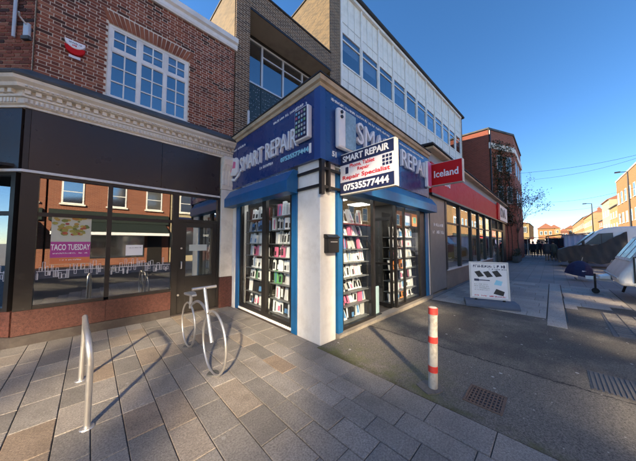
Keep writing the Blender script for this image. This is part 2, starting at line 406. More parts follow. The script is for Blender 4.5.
struct('asphalt_strip', MB().prism([(2.44,-3.5),(9.6,-3.5),(8.9,-1.29),(8.05,-.17),(6.66,-.17),(6.62,1.2),(6.56,2.37),(2.9,2.48),(2.44,2.50)], -.028, -.004, 'z'), M['asphalt'])

def course_paving(parent, x0, x1, y0, y1, wr, lr, along, mat, test, zr=.0015, gap=.0032):
    """rows of slabs, each its own mesh"""
    a, a1, b0, b1 = (x0, x1, y0, y1) if along == 'y' else (y0, y1, x0, x1)
    k = 0; base = a
    while base < a1 - .05:
        wd = min(random.uniform(*wr), a1 - base)
        if a1 - base - wd < .12: wd = a1 - base
        q = b0 - random.uniform(0, lr[0])
        while q < b1:
            ln = random.uniform(*lr); s0, s1 = max(q, b0), min(q + ln, b1)
            if s1 - s0 > .06 and wd > .06:
                r_ = (base+gap, base+wd-gap, s0+gap, s1-gap) if along == 'y' else (s0+gap, s1-gap, base+gap, base+wd-gap)
                if test((r_[0]+r_[1])/2, (r_[2]+r_[3])/2):
                    z = random.uniform(-zr, zr); k += 1
                    cx, cy2 = (r_[0]+r_[1])/2, (r_[2]+r_[3])/2
                    mb = MB().slab(r_[0]-cx, r_[1]-cx, r_[2]-cy2, r_[3]-cy2, -.03, 0, .004, random.random())
                    o = obj('paving_slab', mb, mat, None); o.location = (cx, cy2, z); o.parent = parent
                    o.rotation_euler = (random.uniform(-.003,.003), random.uniform(-.003,.003), 0)
            q += ln
        base += wd
    return k
pav = struct('pavement', MB().box(-6, 2.44, -4, 5.645, -.028, -.009), M['joint'])
course_paving(pav, -2.2, 2.43, -.5, 5.64, (.19,.275), (.34,.60), 'y', M['slab'], lambda x, y: (x + y*.13 > -.9 + .0) and x*.9 + y > .6)
st = struct('street_paving', MB().prism([(6.64,-.145),(8.05,-.145),(8.9,-1.27),(12.2,-1.27),(12.2,2.40),(6.58,2.40),(6.66,1.2)], -.028, -.008, 'z'), M['joint'])
course_paving(st, 6.68, 12.2, .14, 2.38, (.36,.46), (.5,.75), 'y', M['slab2'], lambda x, y: True)
course_paving(st, 8.05, 12.2, -1.25, -.16, (.36,.46), (.4,.6), 'y', M['slab2'], lambda x, y: x > 8.05 + (-.145-y)*.756 + .03)
kerb = struct('granite_band', MB().box(6.15, 12.3, -.15, .13, -.0275, -.007), M['joint'])
q = 6.15
while q < 12.2:
    ln = random.uniform(.75, 1.05); mb = MB().slab(-ln/2+.004, ln/2-.004, -.132, .132, -.03, .004, .005, random.uniform(.6, 1))
    o = obj('band_stone', mb, M['slab2'], None); o.location = (q+ln/2, -.01, 0); o.parent = kerb; q += ln

# ------------------------------------------------------------------ red brick corner building
YL = 5.66
lb = thing('corner_building', 'red brick corner building with a dark shopfront and white multi-pane upper window', 'building', (.5, YL, 0))
chd = Vector((-1, 1, 0)).normalized(); CH0 = Vector((-.78, YL, 0)); CHL = 2.6; chn = Vector((-1, -1, 0)).normalized()
def on_front(u, z, d): return (u, YL - d, z)                  # u = X
def on_chamf(u, z, d):                                        # u = distance left of the corner
    p = CH0 + chd*u + chn*d; return (p.x, p.y, z)
def fbox(mb, fn, u0, u1, z0, z1, d0, d1, tint=None):
    vs = [fn(u, z, d) for d in (d0, d1) for z in (z0, z1) for u in (u0, u1)]
    return mb.add(vs, [(0,1,3,2),(4,6,7,5),(0,2,6,4),(1,5,7,3),(0,4,5,1),(2,3,7,6)], tint)
WIN = (.09, 1.44, 4.25, 5.66)
wall = obj('wall', MB().box(-.74, WIN[0]-.0, YL+.0045, YL+.25, 4.2, 6.6).box(WIN[1], 2.5, YL+.0045, YL+.25, 4.2, 6.6)
           .box(WIN[0], WIN[1], YL+.0045, YL+.25, WIN[3], 6.6).prism([(-.74, YL+.25), (-.772, YL+.0055), (-.78+chd.x*CHL, YL+.0055+chd.y*CHL), (-.5+chd.x*CHL, YL+.3+chd.y*CHL)], 4.2, 6.6, 'z'), M['mortar'], lb)
bricks = []
def lay(fn, u0, u1, z0, z1, hole, flip=1):
    row = 0; z = z0
    while z < z1 - .03:
        u = u0 - (0 if row % 2 == 0 else .2265); k = row % 2
        while u < u1:
            ln = .170 if k % 2 == 0 else .079; k += 1
            a, b = max(u, u0), min(u + ln, u1)
            if b <= a: u += ln + .0115; continue
            segs = [(a, b)]
            if hole and z + .045 > hole[2] and z < hole[3]:
                segs = [s for s in ((a, min(b, hole[0])), (max(a, hole[1]), b)) if s[1] - s[0] > .02]
            for (p, q_) in segs:
                if q_ - p > .02: bricks.append((fn, p, q_, z, z + .0465))
            u += ln + .0115
        z += .058; row += 1
HOLE = (WIN[0]-.01, WIN[1]+.01, 4.0, WIN[3]+.245)
lay(on_front, -.755, 2.505, 4.25, 6.55, HOLE)
lay(on_chamf, .005, CHL, 4.25, 6.55, None)
def seen(b):
    p = Vector(b[0]((b[1]+b[2])/2, (b[3]+b[4])/2, 0)); return (p - Vector((0,0,1.55))).length
bricks.sort(key=seen)
rest = MB(); proto = {}
for i, (fn, a, b, z0, z1) in enumerate(bricks):
    dd = random.uniform(-.002, .003)
    if i >= 300: fbox(rest, fn, a, b, z0, z1, -.013, dd); continue
    key = (fn, round(b - a, 3), random.randrange(9))
    if key not in proto:
        mb = MB(); o0 = fn(a, z0, 0)
        vs = [tuple(Vector(fn(u, z, d)) - Vector(o0)) for d in (-.013, .001) for z in (z0, z1) for u in (a, b)]
        mb.add(vs, [(0,1,3,2),(4,6,7,5),(0,2,6,4),(1,5,7,3),(0,4,5,1),(2,3,7,6)], random.random())
        me = mb.mesh('brick'); me.materials.append(M['brick']); proto[key] = me
    o = link('brick', proto[key], wall); p = Vector(fn(a, z0, dd)); o.location = p - Vector(OFF[lb.name])
obj('bricks', rest, M['brick'], wall, kind='stuff')
# flat arch of rubbed bricks over the window
n = 20
for i in range(n):
    u = WIN[0] + .0 + (WIN[1]-WIN[0]) * i / n; w_ = (WIN[1]-WIN[0]) / n - .006; sk = ((i + .5)/n - .5) * .22
    mb = MB(); z0, z1 = WIN[3]+.004, WIN[3]+.238
    vs = [(x + (sk if z == z1 else 0), YL - d, z) for d in (-.013, .003) for z in (z0, z1) for x in (u+.003, u+.003+w_)]
    mb.add(vs, [(0,1,3,2),(4,6,7,5),(0,2,6,4),(1,5,7,3),(0,4,5,1),(2,3,7,6)]); obj('arch_brick', mb, M['lintel_brick'], wall)
# upper window: three lights, each with a top-hung casement
uw = obj('upper_window', MB().box(WIN[0], WIN[1], YL+.02, YL+.10, WIN[2]-.01, WIN[2]+.05).box(WIN[0], WIN[1], YL+.02, YL+.10, WIN[3]-.05, WIN[3])
         .box(WIN[0], WIN[0]+.05, YL+.021, YL+.099, WIN[2]+.05, WIN[3]-.05).box(WIN[1]-.05, WIN[1], YL+.021, YL+.099, WIN[2]+.05, WIN[3]-.05)
         .box(.53, .585, YL+.021, YL+.099, WIN[2]+.05, WIN[3]-.05).box(.97, 1.025, YL+.021, YL+.099, WIN[2]+.05, WIN[3]-.05)
         .box(WIN[0]+.05, WIN[1]-.05, YL+.022, YL+.098, 5.16, 5.22), M['white'], lb, bevel=.006)
obj('sill', MB().box(WIN[0]-.04, WIN[1]+.04, YL-.05, YL+.1, WIN[2]-.045, WIN[2]-.011), M['white'], uw)
for (a, b) in ((WIN[0]+.05, .53), (.585, .97), (1.025, WIN[1]-.05)):
    for (z0, z1, rows) in ((WIN[2]+.05, 5.16, 3), (5.22, WIN[3]-.05, 2)):
        gb = MB(); mid = (a+b)/2; t_ = .011
        fr = .028 if rows == 2 else .012
        for (x0, x1, y0_, y1_) in ((a, b, z0, z0+fr), (a, b, z1-fr, z1)): gb.box(x0, x1, YL+.030, YL+.07, y0_, y1_)
        gb.box(a, a+fr, YL+.031, YL+.069, z0+fr, z1-fr); gb.box(b-fr, b, YL+.031, YL+.069, z0+fr, z1-fr)
        gb.box(mid-t_, mid+t_, YL+.033, YL+.067, z0+fr, z1-fr)
        for r_ in range(1, rows):
            zz = z0 + (z1-z0)*r_/rows
            gb.box(a+fr, mid-t_, YL+.034, YL+.066, zz-t_, zz+t_); gb.box(mid+t_, b-fr, YL+.034, YL+.066, zz-t_, zz+t_)
        obj('glazing_bars', gb, M['white'], uw)
        for r_ in range(rows):
            zz0 = z0 + (z1-z0)*r_/rows; zz1 = z0 + (z1-z0)*(r_+1)/rows
            for (x0, x1) in ((a, mid), (mid, b)):
                obj('pane', MB().box(x0+.012, x1-.012, YL+.048, YL+.052, zz0+.012, zz1-.012), M['pane_sky'], uw)
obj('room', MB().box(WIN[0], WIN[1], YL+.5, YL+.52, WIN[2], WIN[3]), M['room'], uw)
obj('blind', MB().box(.60, 1.40, YL+.13, YL+.14, 5.36, 5.62), M['sign_pale'], uw)
obj('blind', MB().box(.10, .52, YL+.13, YL+.14, 5.44, 5.62), M['sign_pale'], uw)
# coping, ledge, cornice
obj('coping', MB().prism([(YL+.35,6.56),(YL-.05,6.56),(YL-.07,6.60),(YL-.07,6.68),(YL-.12,6.72),(YL-.12,6.84),(YL+.35,6.87)], -.86, 2.55, 'x')
    , M['white'], lb)
def run(prof, name, mat, x1=2.5, parent=lb):
    """moulding: front run along X and round the chamfer, mitred at the corner; prof = (depth, z)"""
    mb = MB(); n = len(prof); ta = math.tan(R(22.5))
    sec = []
    for X in (x1, None):
        for d, z in prof:
            if X is not None: sec.append((X, YL - d, z))
            else: sec.append((CH0.x - d*ta, YL - d, z))
    for d, z in prof:
        p = CH0 + chd*CHL + chn*d; sec.append((p.x, p.y, z))
    fs = [(k*n+i, k*n+(i+1) % n, (k+1)*n+(i+1) % n, (k+1)*n+i) for k in (0, 1) for i in range(n)] + [tuple(range(n)), tuple(range(2*n, 3*n))]
    mb.add(sec, fs); return obj(name, mb, mat, parent)
run([(-.1,4.0),(.30,4.0),(.31,4.03),(.27,4.08),(.03,4.245),(-.1,4.245)], 'ledge', M['lead'])
cor = run([(-.1,3.63),(.05,3.63),(.05,3.66),(.085,3.675),(.085,3.76),(.12,3.765),(.12,3.80),(.10,3.80),(.10,3.87),(.20,3.875),(.215,3.92),(.27,3.955),(.29,3.998),(-.1,3.998)], 'cornice', M['cream'])
de = MB(); eg = MB()
x = -.80
k = 0
while x < 2.45:
    o = obj('dentil', MB().box(x, x+.058, YL-.155, YL-.1005, 3.805, 3.868), M['cream'], cor); x += .107
x = -.80
while x < 2.46: eg.box(x, x+.028, YL-.108, YL-.0855, 3.685, 3.75); eg.box(x+.01, x+.034, YL-.235, YL-.205, 3.885, 3.91); x += .052
u = .06
while u < CHL: fbox(eg, on_chamf, u, u+.028, 3.685, 3.75, .0855, .108); u += .052
obj('bead_moulding', eg, M['cream'], cor, kind='stuff')
u = .07
while u < 1.6:
    obj('dentil', fbox(MB(), on_chamf, u, u+.058, 3.805, 3.868, .1005, .155), M['cream'], cor); u += .107
# fascia boards, white edge strip
for (a, b) in ((-.735, .985), (.99, 2.17)):
    obj('fascia_board', MB().box(a, b, YL-.03, YL+.05, 2.672, 3.628), M['fascia_dark'], lb)
obj('fascia_board', fbox(MB(), on_chamf, .05, CHL, 2.672, 3.628, -.05, .03), M['fascia_dark'], lb)
obj('fascia_post', MB().box(-.80, -.74, YL-.02, YL+.10, 2.67, 3.628), M['black_metal'], lb)
run([(-.06,2.63),(.05,2.63),(.05,2.668),(-.06,2.668)], 'edge_strip', M['white'], 2.19)
# shopfront frame
sf = MB()
sf.box(-.80, -.62, YL-.02, YL+.09, .52, 2.629)            # corner post
sf.box(.19, .255, YL-.01, YL+.08, .57, 2.58)
sf.box(1.22, 1.33, YL-.02, YL+.09, .02, 2.58)
sf.box(2.15, 2.205, YL-.02, YL+.09, .02, 2.58)
sf.box(-.62, 2.205, YL-.015, YL+.085, 2.58, 2.629)
sf.box(-.62, .19, YL-.012, YL+.078, .52, .57); sf.box(.255, 1.22, YL-.012, YL+.078, .52, .57)
sf.box(-.62, .19, YL-.008, YL+.075, 1.965, 2.025); sf.box(.255, 1.22, YL-.008, YL+.075, 1.965, 2.025); sf.box(1.33, 2.15, YL-.008, YL+.075, 2.0, 2.06)
frame = obj('shopfront_frame', sf, M['frame_dark'], lb)
cf = MB()
fbox(cf, on_chamf, .1, .17, .52, 2.629, -.08, .015); fbox(cf, on_chamf, 1.25, 1.35, .52, 2.629, -.08, .015)
fbox(cf, on_chamf, .17, 1.25, 1.965, 2.025, -.075, .008); fbox(cf, on_chamf, .17, 1.25, .52, .57, -.078, .012); fbox(cf, on_chamf, .17, 1.25, 2.58, 2.629, -.078, .012)
obj('shopfront_frame', cf, M['frame_dark'], lb)
for (a, b, z0, z1) in ((-.62,.19,.57,1.965), (-.62,.19,2.025,2.58), (.255,1.22,.57,1.965), (.255,1.22,2.025,2.58), (1.33,2.15,2.06,2.58)):
    obj('shop_pane', MB().box(a, b, YL+.03, YL+.036, z0, z1), M['pane'], lb)
for (z0, z1) in ((.57,1.965),(2.025,2.58)):
    obj('shop_pane', fbox(MB(), on_chamf, .17, 1.25, z0, z1, -.036, -.03), M['pane'], lb)
# stall riser in red granite
for (a, b) in ((-.80, .22), (.223, 1.22)): obj('granite_panel', MB().box(a, b, YL-.03, YL+.06, .155, .518, .4), M['granite_red'], lb)
obj('granite_panel', fbox(MB(), on_chamf, .03, CHL, .155, .518, -.06, .03, .6), M['granite_red'], lb)
run([(-.06,-.02),(.045,-.02),(.045,.15),(-.06,.15)], 'plinth', M['granite_dark'], 1.22)
# door
dr = obj('door', MB().box(1.33, 1.49, YL+.0, YL+.06, .03, 2.0).box(2.05, 2.15, YL+.0, YL+.06, .03, 2.0).box(1.49, 2.05, YL+.001, YL+.059, .03, .80).box(1.49, 2.05, YL+.001, YL+.059, 1.89, 2.0), M['frame_dark'], lb, bevel=.004)
obj('door_pane', MB().box(1.49, 2.05, YL+.025, YL+.031, .80, 1.89), M['pane'], dr)
obj('frosted_panel', MB().box(1.50, 2.04, YL+.05, YL+.056, .81, 1.88), pm('frosted_grey', (.12,.12,.115), .5, .1, 3), dr)
obj('letter_notice', MB().box(1.56, 1.93, YL+.016, YL+.02, 1.36, 1.50), pm('pale_notice', (.55,.62,.60), .5, .05, 5), dr)
obj('handle', MB().tube([(1.40,YL-.0,1.13),(1.40,YL-.05,1.13),(1.40,YL-.05,.99),(1.40,YL-.0,.99)], .014), M['steel'], dr, smooth=True)
obj('lock', MB().tube([(1.40,YL,1.42),(1.40,YL-.014,1.42)], .02), M['steel'], dr)
obj('lock', MB().tube([(1.36,YL,.42),(1.36,YL-.014,.42)], .022), M['steel'], dr)
obj('threshold', MB().box(1.22, 2.2, YL-.06, YL+.06, -.02, .022), M['granite_dark'], lb)
# pilaster with console bracket
pl_ = obj('pilaster', MB().box(2.215, 2.505, YL-.07, YL+.1, .72, 2.84), M['cream'], lb, bevel=.008)
obj('pilaster_base', MB().box(2.205, 2.515, YL-.085, YL+.1, -.01, .715), M['granite_red'], lb)
obj('console_bracket', MB().prism([(YL+.1,2.845),(YL-.08,2.845),(YL-.10,2.95),(YL-.085,3.1),(YL-.12,3.3),(YL-.2,3.45),(YL-.24,3.55),(YL-.235,3.626),(YL+.1,3.626)], 2.20, 2.515, 'x'), M['cream'], pl_, bevel=.01)
for xx in (2.24, 2.31, 2.38, 2.45):
    obj('flute', MB().prism([(YL-.085,2.9),(YL-.115,2.95),(YL-.10,3.1),(YL-.135,3.3),(YL-.215,3.44),(YL-.2,3.45),(YL-.11,3.3),(YL-.08,3.1)], xx-.016, xx+.016, 'x'), M['cream'], pl_)
# dim interior seen through the glass
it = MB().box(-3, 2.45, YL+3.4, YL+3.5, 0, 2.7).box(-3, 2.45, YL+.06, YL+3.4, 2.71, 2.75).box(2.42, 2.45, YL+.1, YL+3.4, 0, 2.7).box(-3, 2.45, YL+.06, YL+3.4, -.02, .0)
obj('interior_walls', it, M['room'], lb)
obj('rear_body', MB().prism([(-2.75,7.66),(-2.75,9.2),(2.5,9.2),(2.5,16),(-9,16)], 0, 2.75, 'z'), M['roof_dark'], lb)
obj('body', MB().prism([(-.74,YL+.26),(2.5,YL+.26),(2.5,16),(-9,16),(-3,YL+.26+2.3)], 2.76, 6.56, 'z'), M['roof_dark'], lb)
# posters on the glass
po = thing('window_poster', 'taco tuesday poster in pink and green stuck on the dark shop window', 'poster', (-.24, YL+0.0345, 1.2))
obj('sheet', MB().box(-.47, -.01, YL+0.0245, YL+0.0285, 1.19, 2.02), pm('poster_cream', (.62,.62,.50), .5, .1, 8), po)
obj('pink_band', MB().box(-.469, -.011, YL+0.0205, YL+0.0245, 1.30, 1.56), pm('poster_magenta', (.48,.06,.30), .5, .12, 8), po)
obj('orange_band', MB().box(-.469, -.011, YL+0.0210, YL+0.0245, 1.195, 1.298), pm('poster_orange', (.70,.22,.08), .5, .1, 8), po)
food = MB(); rnd = random.Random(3)
for i in range(46):
    a = rnd.uniform(-.44,-.05); z = rnd.uniform(1.68,1.98); r_ = rnd.uniform(.018,.045)
    food.prism([(a + r_*math.cos(t*.9), z + r_*.7*math.sin(t*.9)) for t in range(7)], YL+0.0165+rnd.uniform(0,.004), YL+0.0235, 'y')
obj('food_picture', food, piece_mat('food_print', [(0,(.10,.16,.03)),(.4,(.45,.38,.08)),(.7,(.5,.2,.05)),(1,(.4,.05,.05))], .5, .1, 60, 0, .1), po)
lettering('TACO TUESDAY', .45, .10, .003, (-.465, YL+0.0195, 1.42), FRONT, M['letter_white'], po, .02)
marks(.40, .022, .003, (-.44, YL+0.0195, 1.36), FRONT, M['letter_white'], po, 2)
marks(.24, .022, .003, (-.36, YL+0.0195, 1.25), FRONT, M['letter_white'], po, 3)
no = thing('window_notice', 'white paper notice taped to the shop window beside the door', 'notice', (.6, YL+0.0245, 1.3))
obj('sheet', MB().box(.47, .73, YL+0.0195, YL+0.0235, 1.30, 1.50), M['letter_white'], no)
marks(.2, .014, .002, (.5, YL+0.0185, 1.44), FRONT, M['navy'], no, 5)
# white vinyl pattern band on the glass
def vinyl(fn, u0, u1, parent, seed):
    rnd = random.Random(seed); mb = MB(); u = u0
    def b(a, b_, z0, z1): fbox(mb, fn, a, b_, z0, z1, -.0292, -.0272)
    b(u0, u1, 1.085, 1.095)
    while u < u1 - .03:
        w_ = rnd.choice((.022,.032,.045)); h0 = rnd.choice((.96,.99,1.02,1.09)); h1 = h0 + rnd.choice((.07,.10,.15)); t_ = .0055
        w_ = min(w_, u1-u-.01)
        b(u, u+t_, h0, h1); b(u+w_-t_, u+w_, h0, h1); b(u, u+w_, h1-t_, h1); b(u, u+w_, h0, h0+t_)
        if rnd.random() < .6: b(u+w_*.45, u+w_*.45+t_, h0, 1.09)
        u += w_ + rnd.uniform(.0,.006)
    obj('vinyl_band', mb, M['sign_pale'], parent, kind='stuff')
vinyl(on_front, -.60, .17, lb, 1); vinyl(on_front, .27, 1.20, lb, 2); vinyl(on_chamf, .18, 1.24, lb, 3)
# alarm box, conduits
al = thing('alarm_box', 'white and red half-round burglar alarm box on the brick wall', 'alarm box', (-.32, YL, 4.75))
def half(x0, z1, r, zs): return [(x0 + r*math.cos(t), z1 + r*1.05*math.sin(t)*zs) for t in [math.pi + math.pi*k/12 for k in range(13)]]
obj('cover', MB().prism(half(-.32, 4.985, .125, 1), YL-.07, YL+.0, 'y'), M['letter_white'], al, bevel=.01)
obj('red_base', MB().prism([(x, z-.035) for x, z in half(-.32, 4.93, .125, 1.05)], YL-.055, YL+.0, 'y'), M['red'], al, bevel=.006)
marks(.15, .02, .002, (-.39, YL-.071, 4.93), FRONT, M['navy'], al, 8)
marks(.05, .03, .002, (-.35, YL-.071, 4.885), FRONT, M['red_print'], al, 9)
obj('bracket', MB().box(-.39, -.25, YL-.03, YL, 4.70, 4.745), M['sign_pale'], al)
pi = thing('conduit_pipe', 'grey conduit pipe on the chamfered brick corner', 'pipe', tuple(on_chamf(.28, 4.9, 0)))
obj('pipe', MB().tube([on_chamf(.27, z, .03) for z in (4.78, 5.4, 6.5)], .022, 8), M['alu'], pi, smooth=True)
obj('box', fbox(MB(), on_chamf, .235, .305, 5.6, 5.68, 0, .06), M['alu'], pi)
fl = thing('wall_bracket', 'small grey metal lamp bracket beside the brick corner', 'bracket', tuple(on_chamf(.06, 4.75, 0)))
obj('plate', fbox(MB(), on_chamf, .03, .11, 4.80, 5.0, .0, .04), M['alu'], fl)
obj('arm', MB().tube([on_chamf(.07, 4.98, .04), on_chamf(.07, 5.03, .12), on_chamf(.03, 5.06, .16)], .012, 8), M['alu'], fl)
obj('foot', fbox(MB(), on_chamf, .01, .13, 4.735, 4.79, .0, .05), M['lead'], fl)

# ------------------------------------------------------------------ brown brick block behind the phone shop
bb = thing('brown_brick_block', 'dark brown brick block with recessed first-floor windows under a deep concrete soffit', 'building', (4.4, YL, 0))
obj('pier', MB().box(2.53, 2.93, YL, YL+.7, 4.2, 8.1), M['dark_brick_y'], bb)
obj('parapet', MB().box(2.53, 6.249, YL, YL+.2, 8.1, 8.75), M['dark_brick_y'], bb)
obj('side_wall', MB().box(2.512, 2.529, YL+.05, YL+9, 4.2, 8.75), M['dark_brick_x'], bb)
obj('coping', MB().box(2.49, 6.24, YL-.03, YL+.24, 8.752, 8.80).box(2.49, 2.7, YL+.24, YL+9, 8.752, 8.80), M['roof_dark'], bb)
obj('soffit', MB().box(2.931, 6.248, YL+.005, YL+.95, 8.05, 8.098), M['concrete'], bb)
obj('soffit_edge', MB().box(2.93, 6.248, YL-.012, YL+.004, 8.05, 8.11), M['black_metal'], bb)
YR = YL + .74
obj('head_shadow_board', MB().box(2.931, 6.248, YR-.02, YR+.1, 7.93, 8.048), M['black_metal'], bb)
rw = obj('recessed_window', MB().box(2.931, 6.248, YR-.03, YR+.05, 7.87, 7.928).box(2.931, 6.248, YR-.03, YR+.05, 6.50, 6.55)
    .box(3.70,3.765,YR-.035,YR+.05,6.551,7.869).box(4.53,4.595,YR-.035,YR+.05,6.551,7.869).box(5.40,5.465,YR-.035,YR+.05,6.551,7.869).box(5.97,6.03,YR-.035,YR+.05,6.551,7.869)
    .box(3.766,4.529,YR-.03,YR+.04,7.53,7.575).box(4.596,5.399,YR-.03,YR+.04,7.53,7.575), M['alu'], bb)
for (a, b, z0, z1) in ((2.94,3.70,6.551,7.869),(3.766,4.529,6.551,7.529),(3.766,4.529,7.576,7.869),(4.596,5.399,6.551,7.529),(4.596,5.399,7.576,7.869),(5.466,5.969,6.551,7.869),(6.031,6.24,6.551,7.869)):
    obj('pane', MB().box(a, b, YR, YR+.006, z0, z1), M['pane_sky'], rw)
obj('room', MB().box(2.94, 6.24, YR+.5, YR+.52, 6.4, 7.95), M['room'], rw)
rnd = random.Random(4)
for (a, b) in ((2.94, 3.70), (3.712, 4.54), (4.552, 6.24)):
    sp = obj('spandrel_panel', MB().box(a, b, YR-.01, YR+.05, 4.3, 6.49), M['spandrel'], bb)
    st_ = MB()
    for i in range(16):
        for j in range(14):
            if rnd.random() < .55:
                x = a + .06 + (b-a-.1)*i/15 + rnd.uniform(-.015,.015); z = 4.9 + 1.5*j/13 + rnd.uniform(-.02,.02); s_ = rnd.uniform(.010,.018)
                if x + s_ < b: st_.box(x, x+s_, YR-.014, YR-.0105, z, z+s_)
    obj('glint_chips', st_, M['sign_pale'], sp, kind='stuff')
obj('body', MB().box(2.535, 6.24, YR+.6, 15, 4.2, 8.6), M['roof_dark'], bb)
obj('downpipe', MB().tube([(2.90, YL-.03, 4.3), (2.90, YL-.03, 5.1)], .035, 8), M['alu'], bb)

# ------------------------------------------------------------------ white clad wing (turned slightly towards the street)
ww = thing('white_clad_wing', 'long white panel clad upper storey with a row of blue reflecting windows', 'building', (6.86, YL, 0), R(-2.6), world=False)
NB, PB = 11, 1.33
obj('end_pier', MB().box(-.60, -.012, 0, .5, 4.3, 12.1), M['dark_brick_y'], ww)
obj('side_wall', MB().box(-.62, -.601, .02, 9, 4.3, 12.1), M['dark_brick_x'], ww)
obj('end_pier', MB().box(NB*PB+.05, NB*PB+.45, 0, .5, 4.3, 11.95), M['dark_brick_y'], ww, label='dark brick pier at the far end')
obj('roof_edge', MB().prism([(-.16,11.93),(-.20,11.97),(-.20,12.06),(.3,12.12),(.3,11.93)], -.0, NB*PB+.5, 'x').box(-.66, -.001, -.06, 9, 12.102, 12.16), M['roof_dark'], ww)
obj('body', MB().box(-.59, NB*PB+.4, .6, 9, 4.2, 12.0), M['roof_dark'], ww)
vent = obj('roof_vent', MB().box(12.1, 12.35, .3, .55, 12.05, 12.75), M['roof_dark'], ww)
obj('cornice_rail', MB().box(0, NB*PB+.05, -.10, .05, 11.80, 11.928), M['white'], ww)
back = obj('joint_backing', MB().box(0, NB*PB, .035, .06, 10.13, 11.80).box(0, NB*PB, .035, .06, 4.3, 8.72), pm('dark_joint', (.05,.05,.048), .8, .2, 5), ww)
pnl = {}
def panel(x0, x1, z0, z1):
    k = (round(x1-x0, 3), round(z1-z0, 3))
    if k not in pnl:
        me = MB().box(0, x1-x0, 0, .022, 0, z1-z0).mesh('cladding_panel'); me.materials.append(M['white_panel']); pnl[k] = me
    o = link('cladding_panel', pnl[k], ww); o.location = (x0, .012+random.uniform(-.002,.002), z0); return o
for i in range(NB):
    a = i*PB + .04; b = (i+1)*PB - .04
    obj('mullion', MB().box(i*PB-.04, i*PB+.04, -.05, .06, 4.3, 11.8), M['white'], ww)
    for j in range(3):
        x0 = a + (b-a)*j/3 + .011; x1 = a + (b-a)*(j+1)/3 - .011
        for (z0, z1) in ((10.13, 10.515), (10.54, 11.79), (8.125, 8.71), (6.9, 8.10)): panel(x0, x1, z0, z1)
    wn = obj('window', MB().box(a, b, -.012, .05, 8.72, 8.78).box(a, b, -.012, .05, 10.06, 10.12).box(a, a+.05, -.011, .049, 8.78, 10.06).box(b-.05, b, -.011, .049, 8.78, 10.06)
             .box(a+.05, b-.05, -.010, .048, 9.74, 9.79), M['white'], ww)
    obj('pane', MB().box(a+.05, b-.05, .02, .026, 8.78, 9.74), M['pane_sky'], wn); obj('pane', MB().box(a+.05, b-.05, .02, .026, 9.79, 10.06), M['pane_sky'], wn)
    obj('room', MB().box(a, b, .45, .47, 8.7, 10.1), M['room'], wn)
    if random.random() < .5:
        zz = random.uniform(9.3, 9.9); obj('blind', MB().box(a+.06, b-.06, .12, .13, zz, 10.05), M['sign_pale'], wn)
obj('mullion', MB().box(NB*PB-.04, NB*PB+.04, -.05, .06, 4.3, 11.8), M['white'], ww)
obj('lower_cladding', MB().box(0, NB*PB, .02, .034, 4.3, 6.89), M['white_panel'], ww)

# ------------------------------------------------------------------ phone repair shop
XS, YS = 2.54, 2.53
ps = thing('phone_shop', 'single-storey corner phone repair shop with blue fascia and tan cornice', 'shop', (XS, YS, 0))
obj('corner_pier', MB().box(XS, 2.90, YS, 3.09, -.03, 2.9), M['render'], ps, bevel=.012)
obj('end_wall', MB().box(2.508, XS+.3, 5.44, 5.95, -.03, 2.9), M['render'], ps); obj('end_wall', MB().box(7.02, 7.09, YS, YS+.4, -.03, 2.9), M['render'], ps)
obj('upper_wall', MB().box(XS+.03, 7.08, YS+.03, 5.64, 2.88, 4.13), M['render'], ps)
ct = MB()
prof = [(0,4.0),(.085,4.0),(.10,4.03),(.10,4.05),(.14,4.065),(.15,4.11),(.15,4.135),(0,4.135)]
n = len(prof); sec = []
for px_, py_ in ((XS, 5.65), (XS, YS), (6.95, YS)):
    for d, z in prof: sec.append((px_ - d if px_ == XS else px_, py_ - d if py_ == YS else py_, z))
ct.add(sec, [(k*n+i, k*n+(i+1) % n, (k+1)*n+(i+1) % n, (k+1)*n+i) for k in (0,1) for i in range(n)] + [tuple(range(n)), tuple(range(2*n, 3*n))])
obj('cornice', ct, M['tan'], ps)
obj('roof_edge', MB().box(XS-.165, 6.95, YS-.165, 5.65, 4.137, 4.162), M['roof_dark'], ps)
# side display window
obj('blue_post', MB().box(XS-.015, XS+.09, 3.095, 3.24, -.02, 2.75), M['blue_post'], ps, bevel=.006)
obj('blue_post', MB().box(XS-.015, XS+.09, 5.27, 5.435, -.02, 2.75), M['blue_post'], ps, bevel=.006)
obj('blue_post', MB().box(2.95, 3.07, YS-.015, YS+.09, -.02, 2.75), M['blue_post'], ps, bevel=.006)
obj('blue_post', MB().box(6.78, 6.98, YS-.015, YS+.09, -.02, 2.75), M['blue_post'], ps, bevel=.006)
wf = obj('side_window', MB().box(XS+.01, XS+.08, 3.24, 3.31, .06, 2.75).box(XS+.01, XS+.08, 5.20, 5.27, .06, 2.75).box(XS+.01, XS+.08, 4.12, 4.27, .06, 2.75)
         .box(XS+.012, XS+.078, 3.31, 4.12, .06, .13).box(XS+.012, XS+.078, 4.27, 5.20, .06, .13), M['black_metal'], ps)
for (a, b) in ((3.31, 4.12), (4.27, 5.20)): obj('pane', MB().box(XS+.04, XS+.046, a, b, .13, 2.75), M['pane_clear'], wf)
sm = MB(); y = 3.26
while y < 5.24: sm.box(XS-.012, XS+.005, y, y+.035, .012, .055); y += .058
obj('sill_track', sm, M['letter_white'], wf, kind='stuff')
obj('sill', MB().box(XS-.02, XS+.12, 3.24, 5.27, -.02, .010), M['granite_dark'], ps)
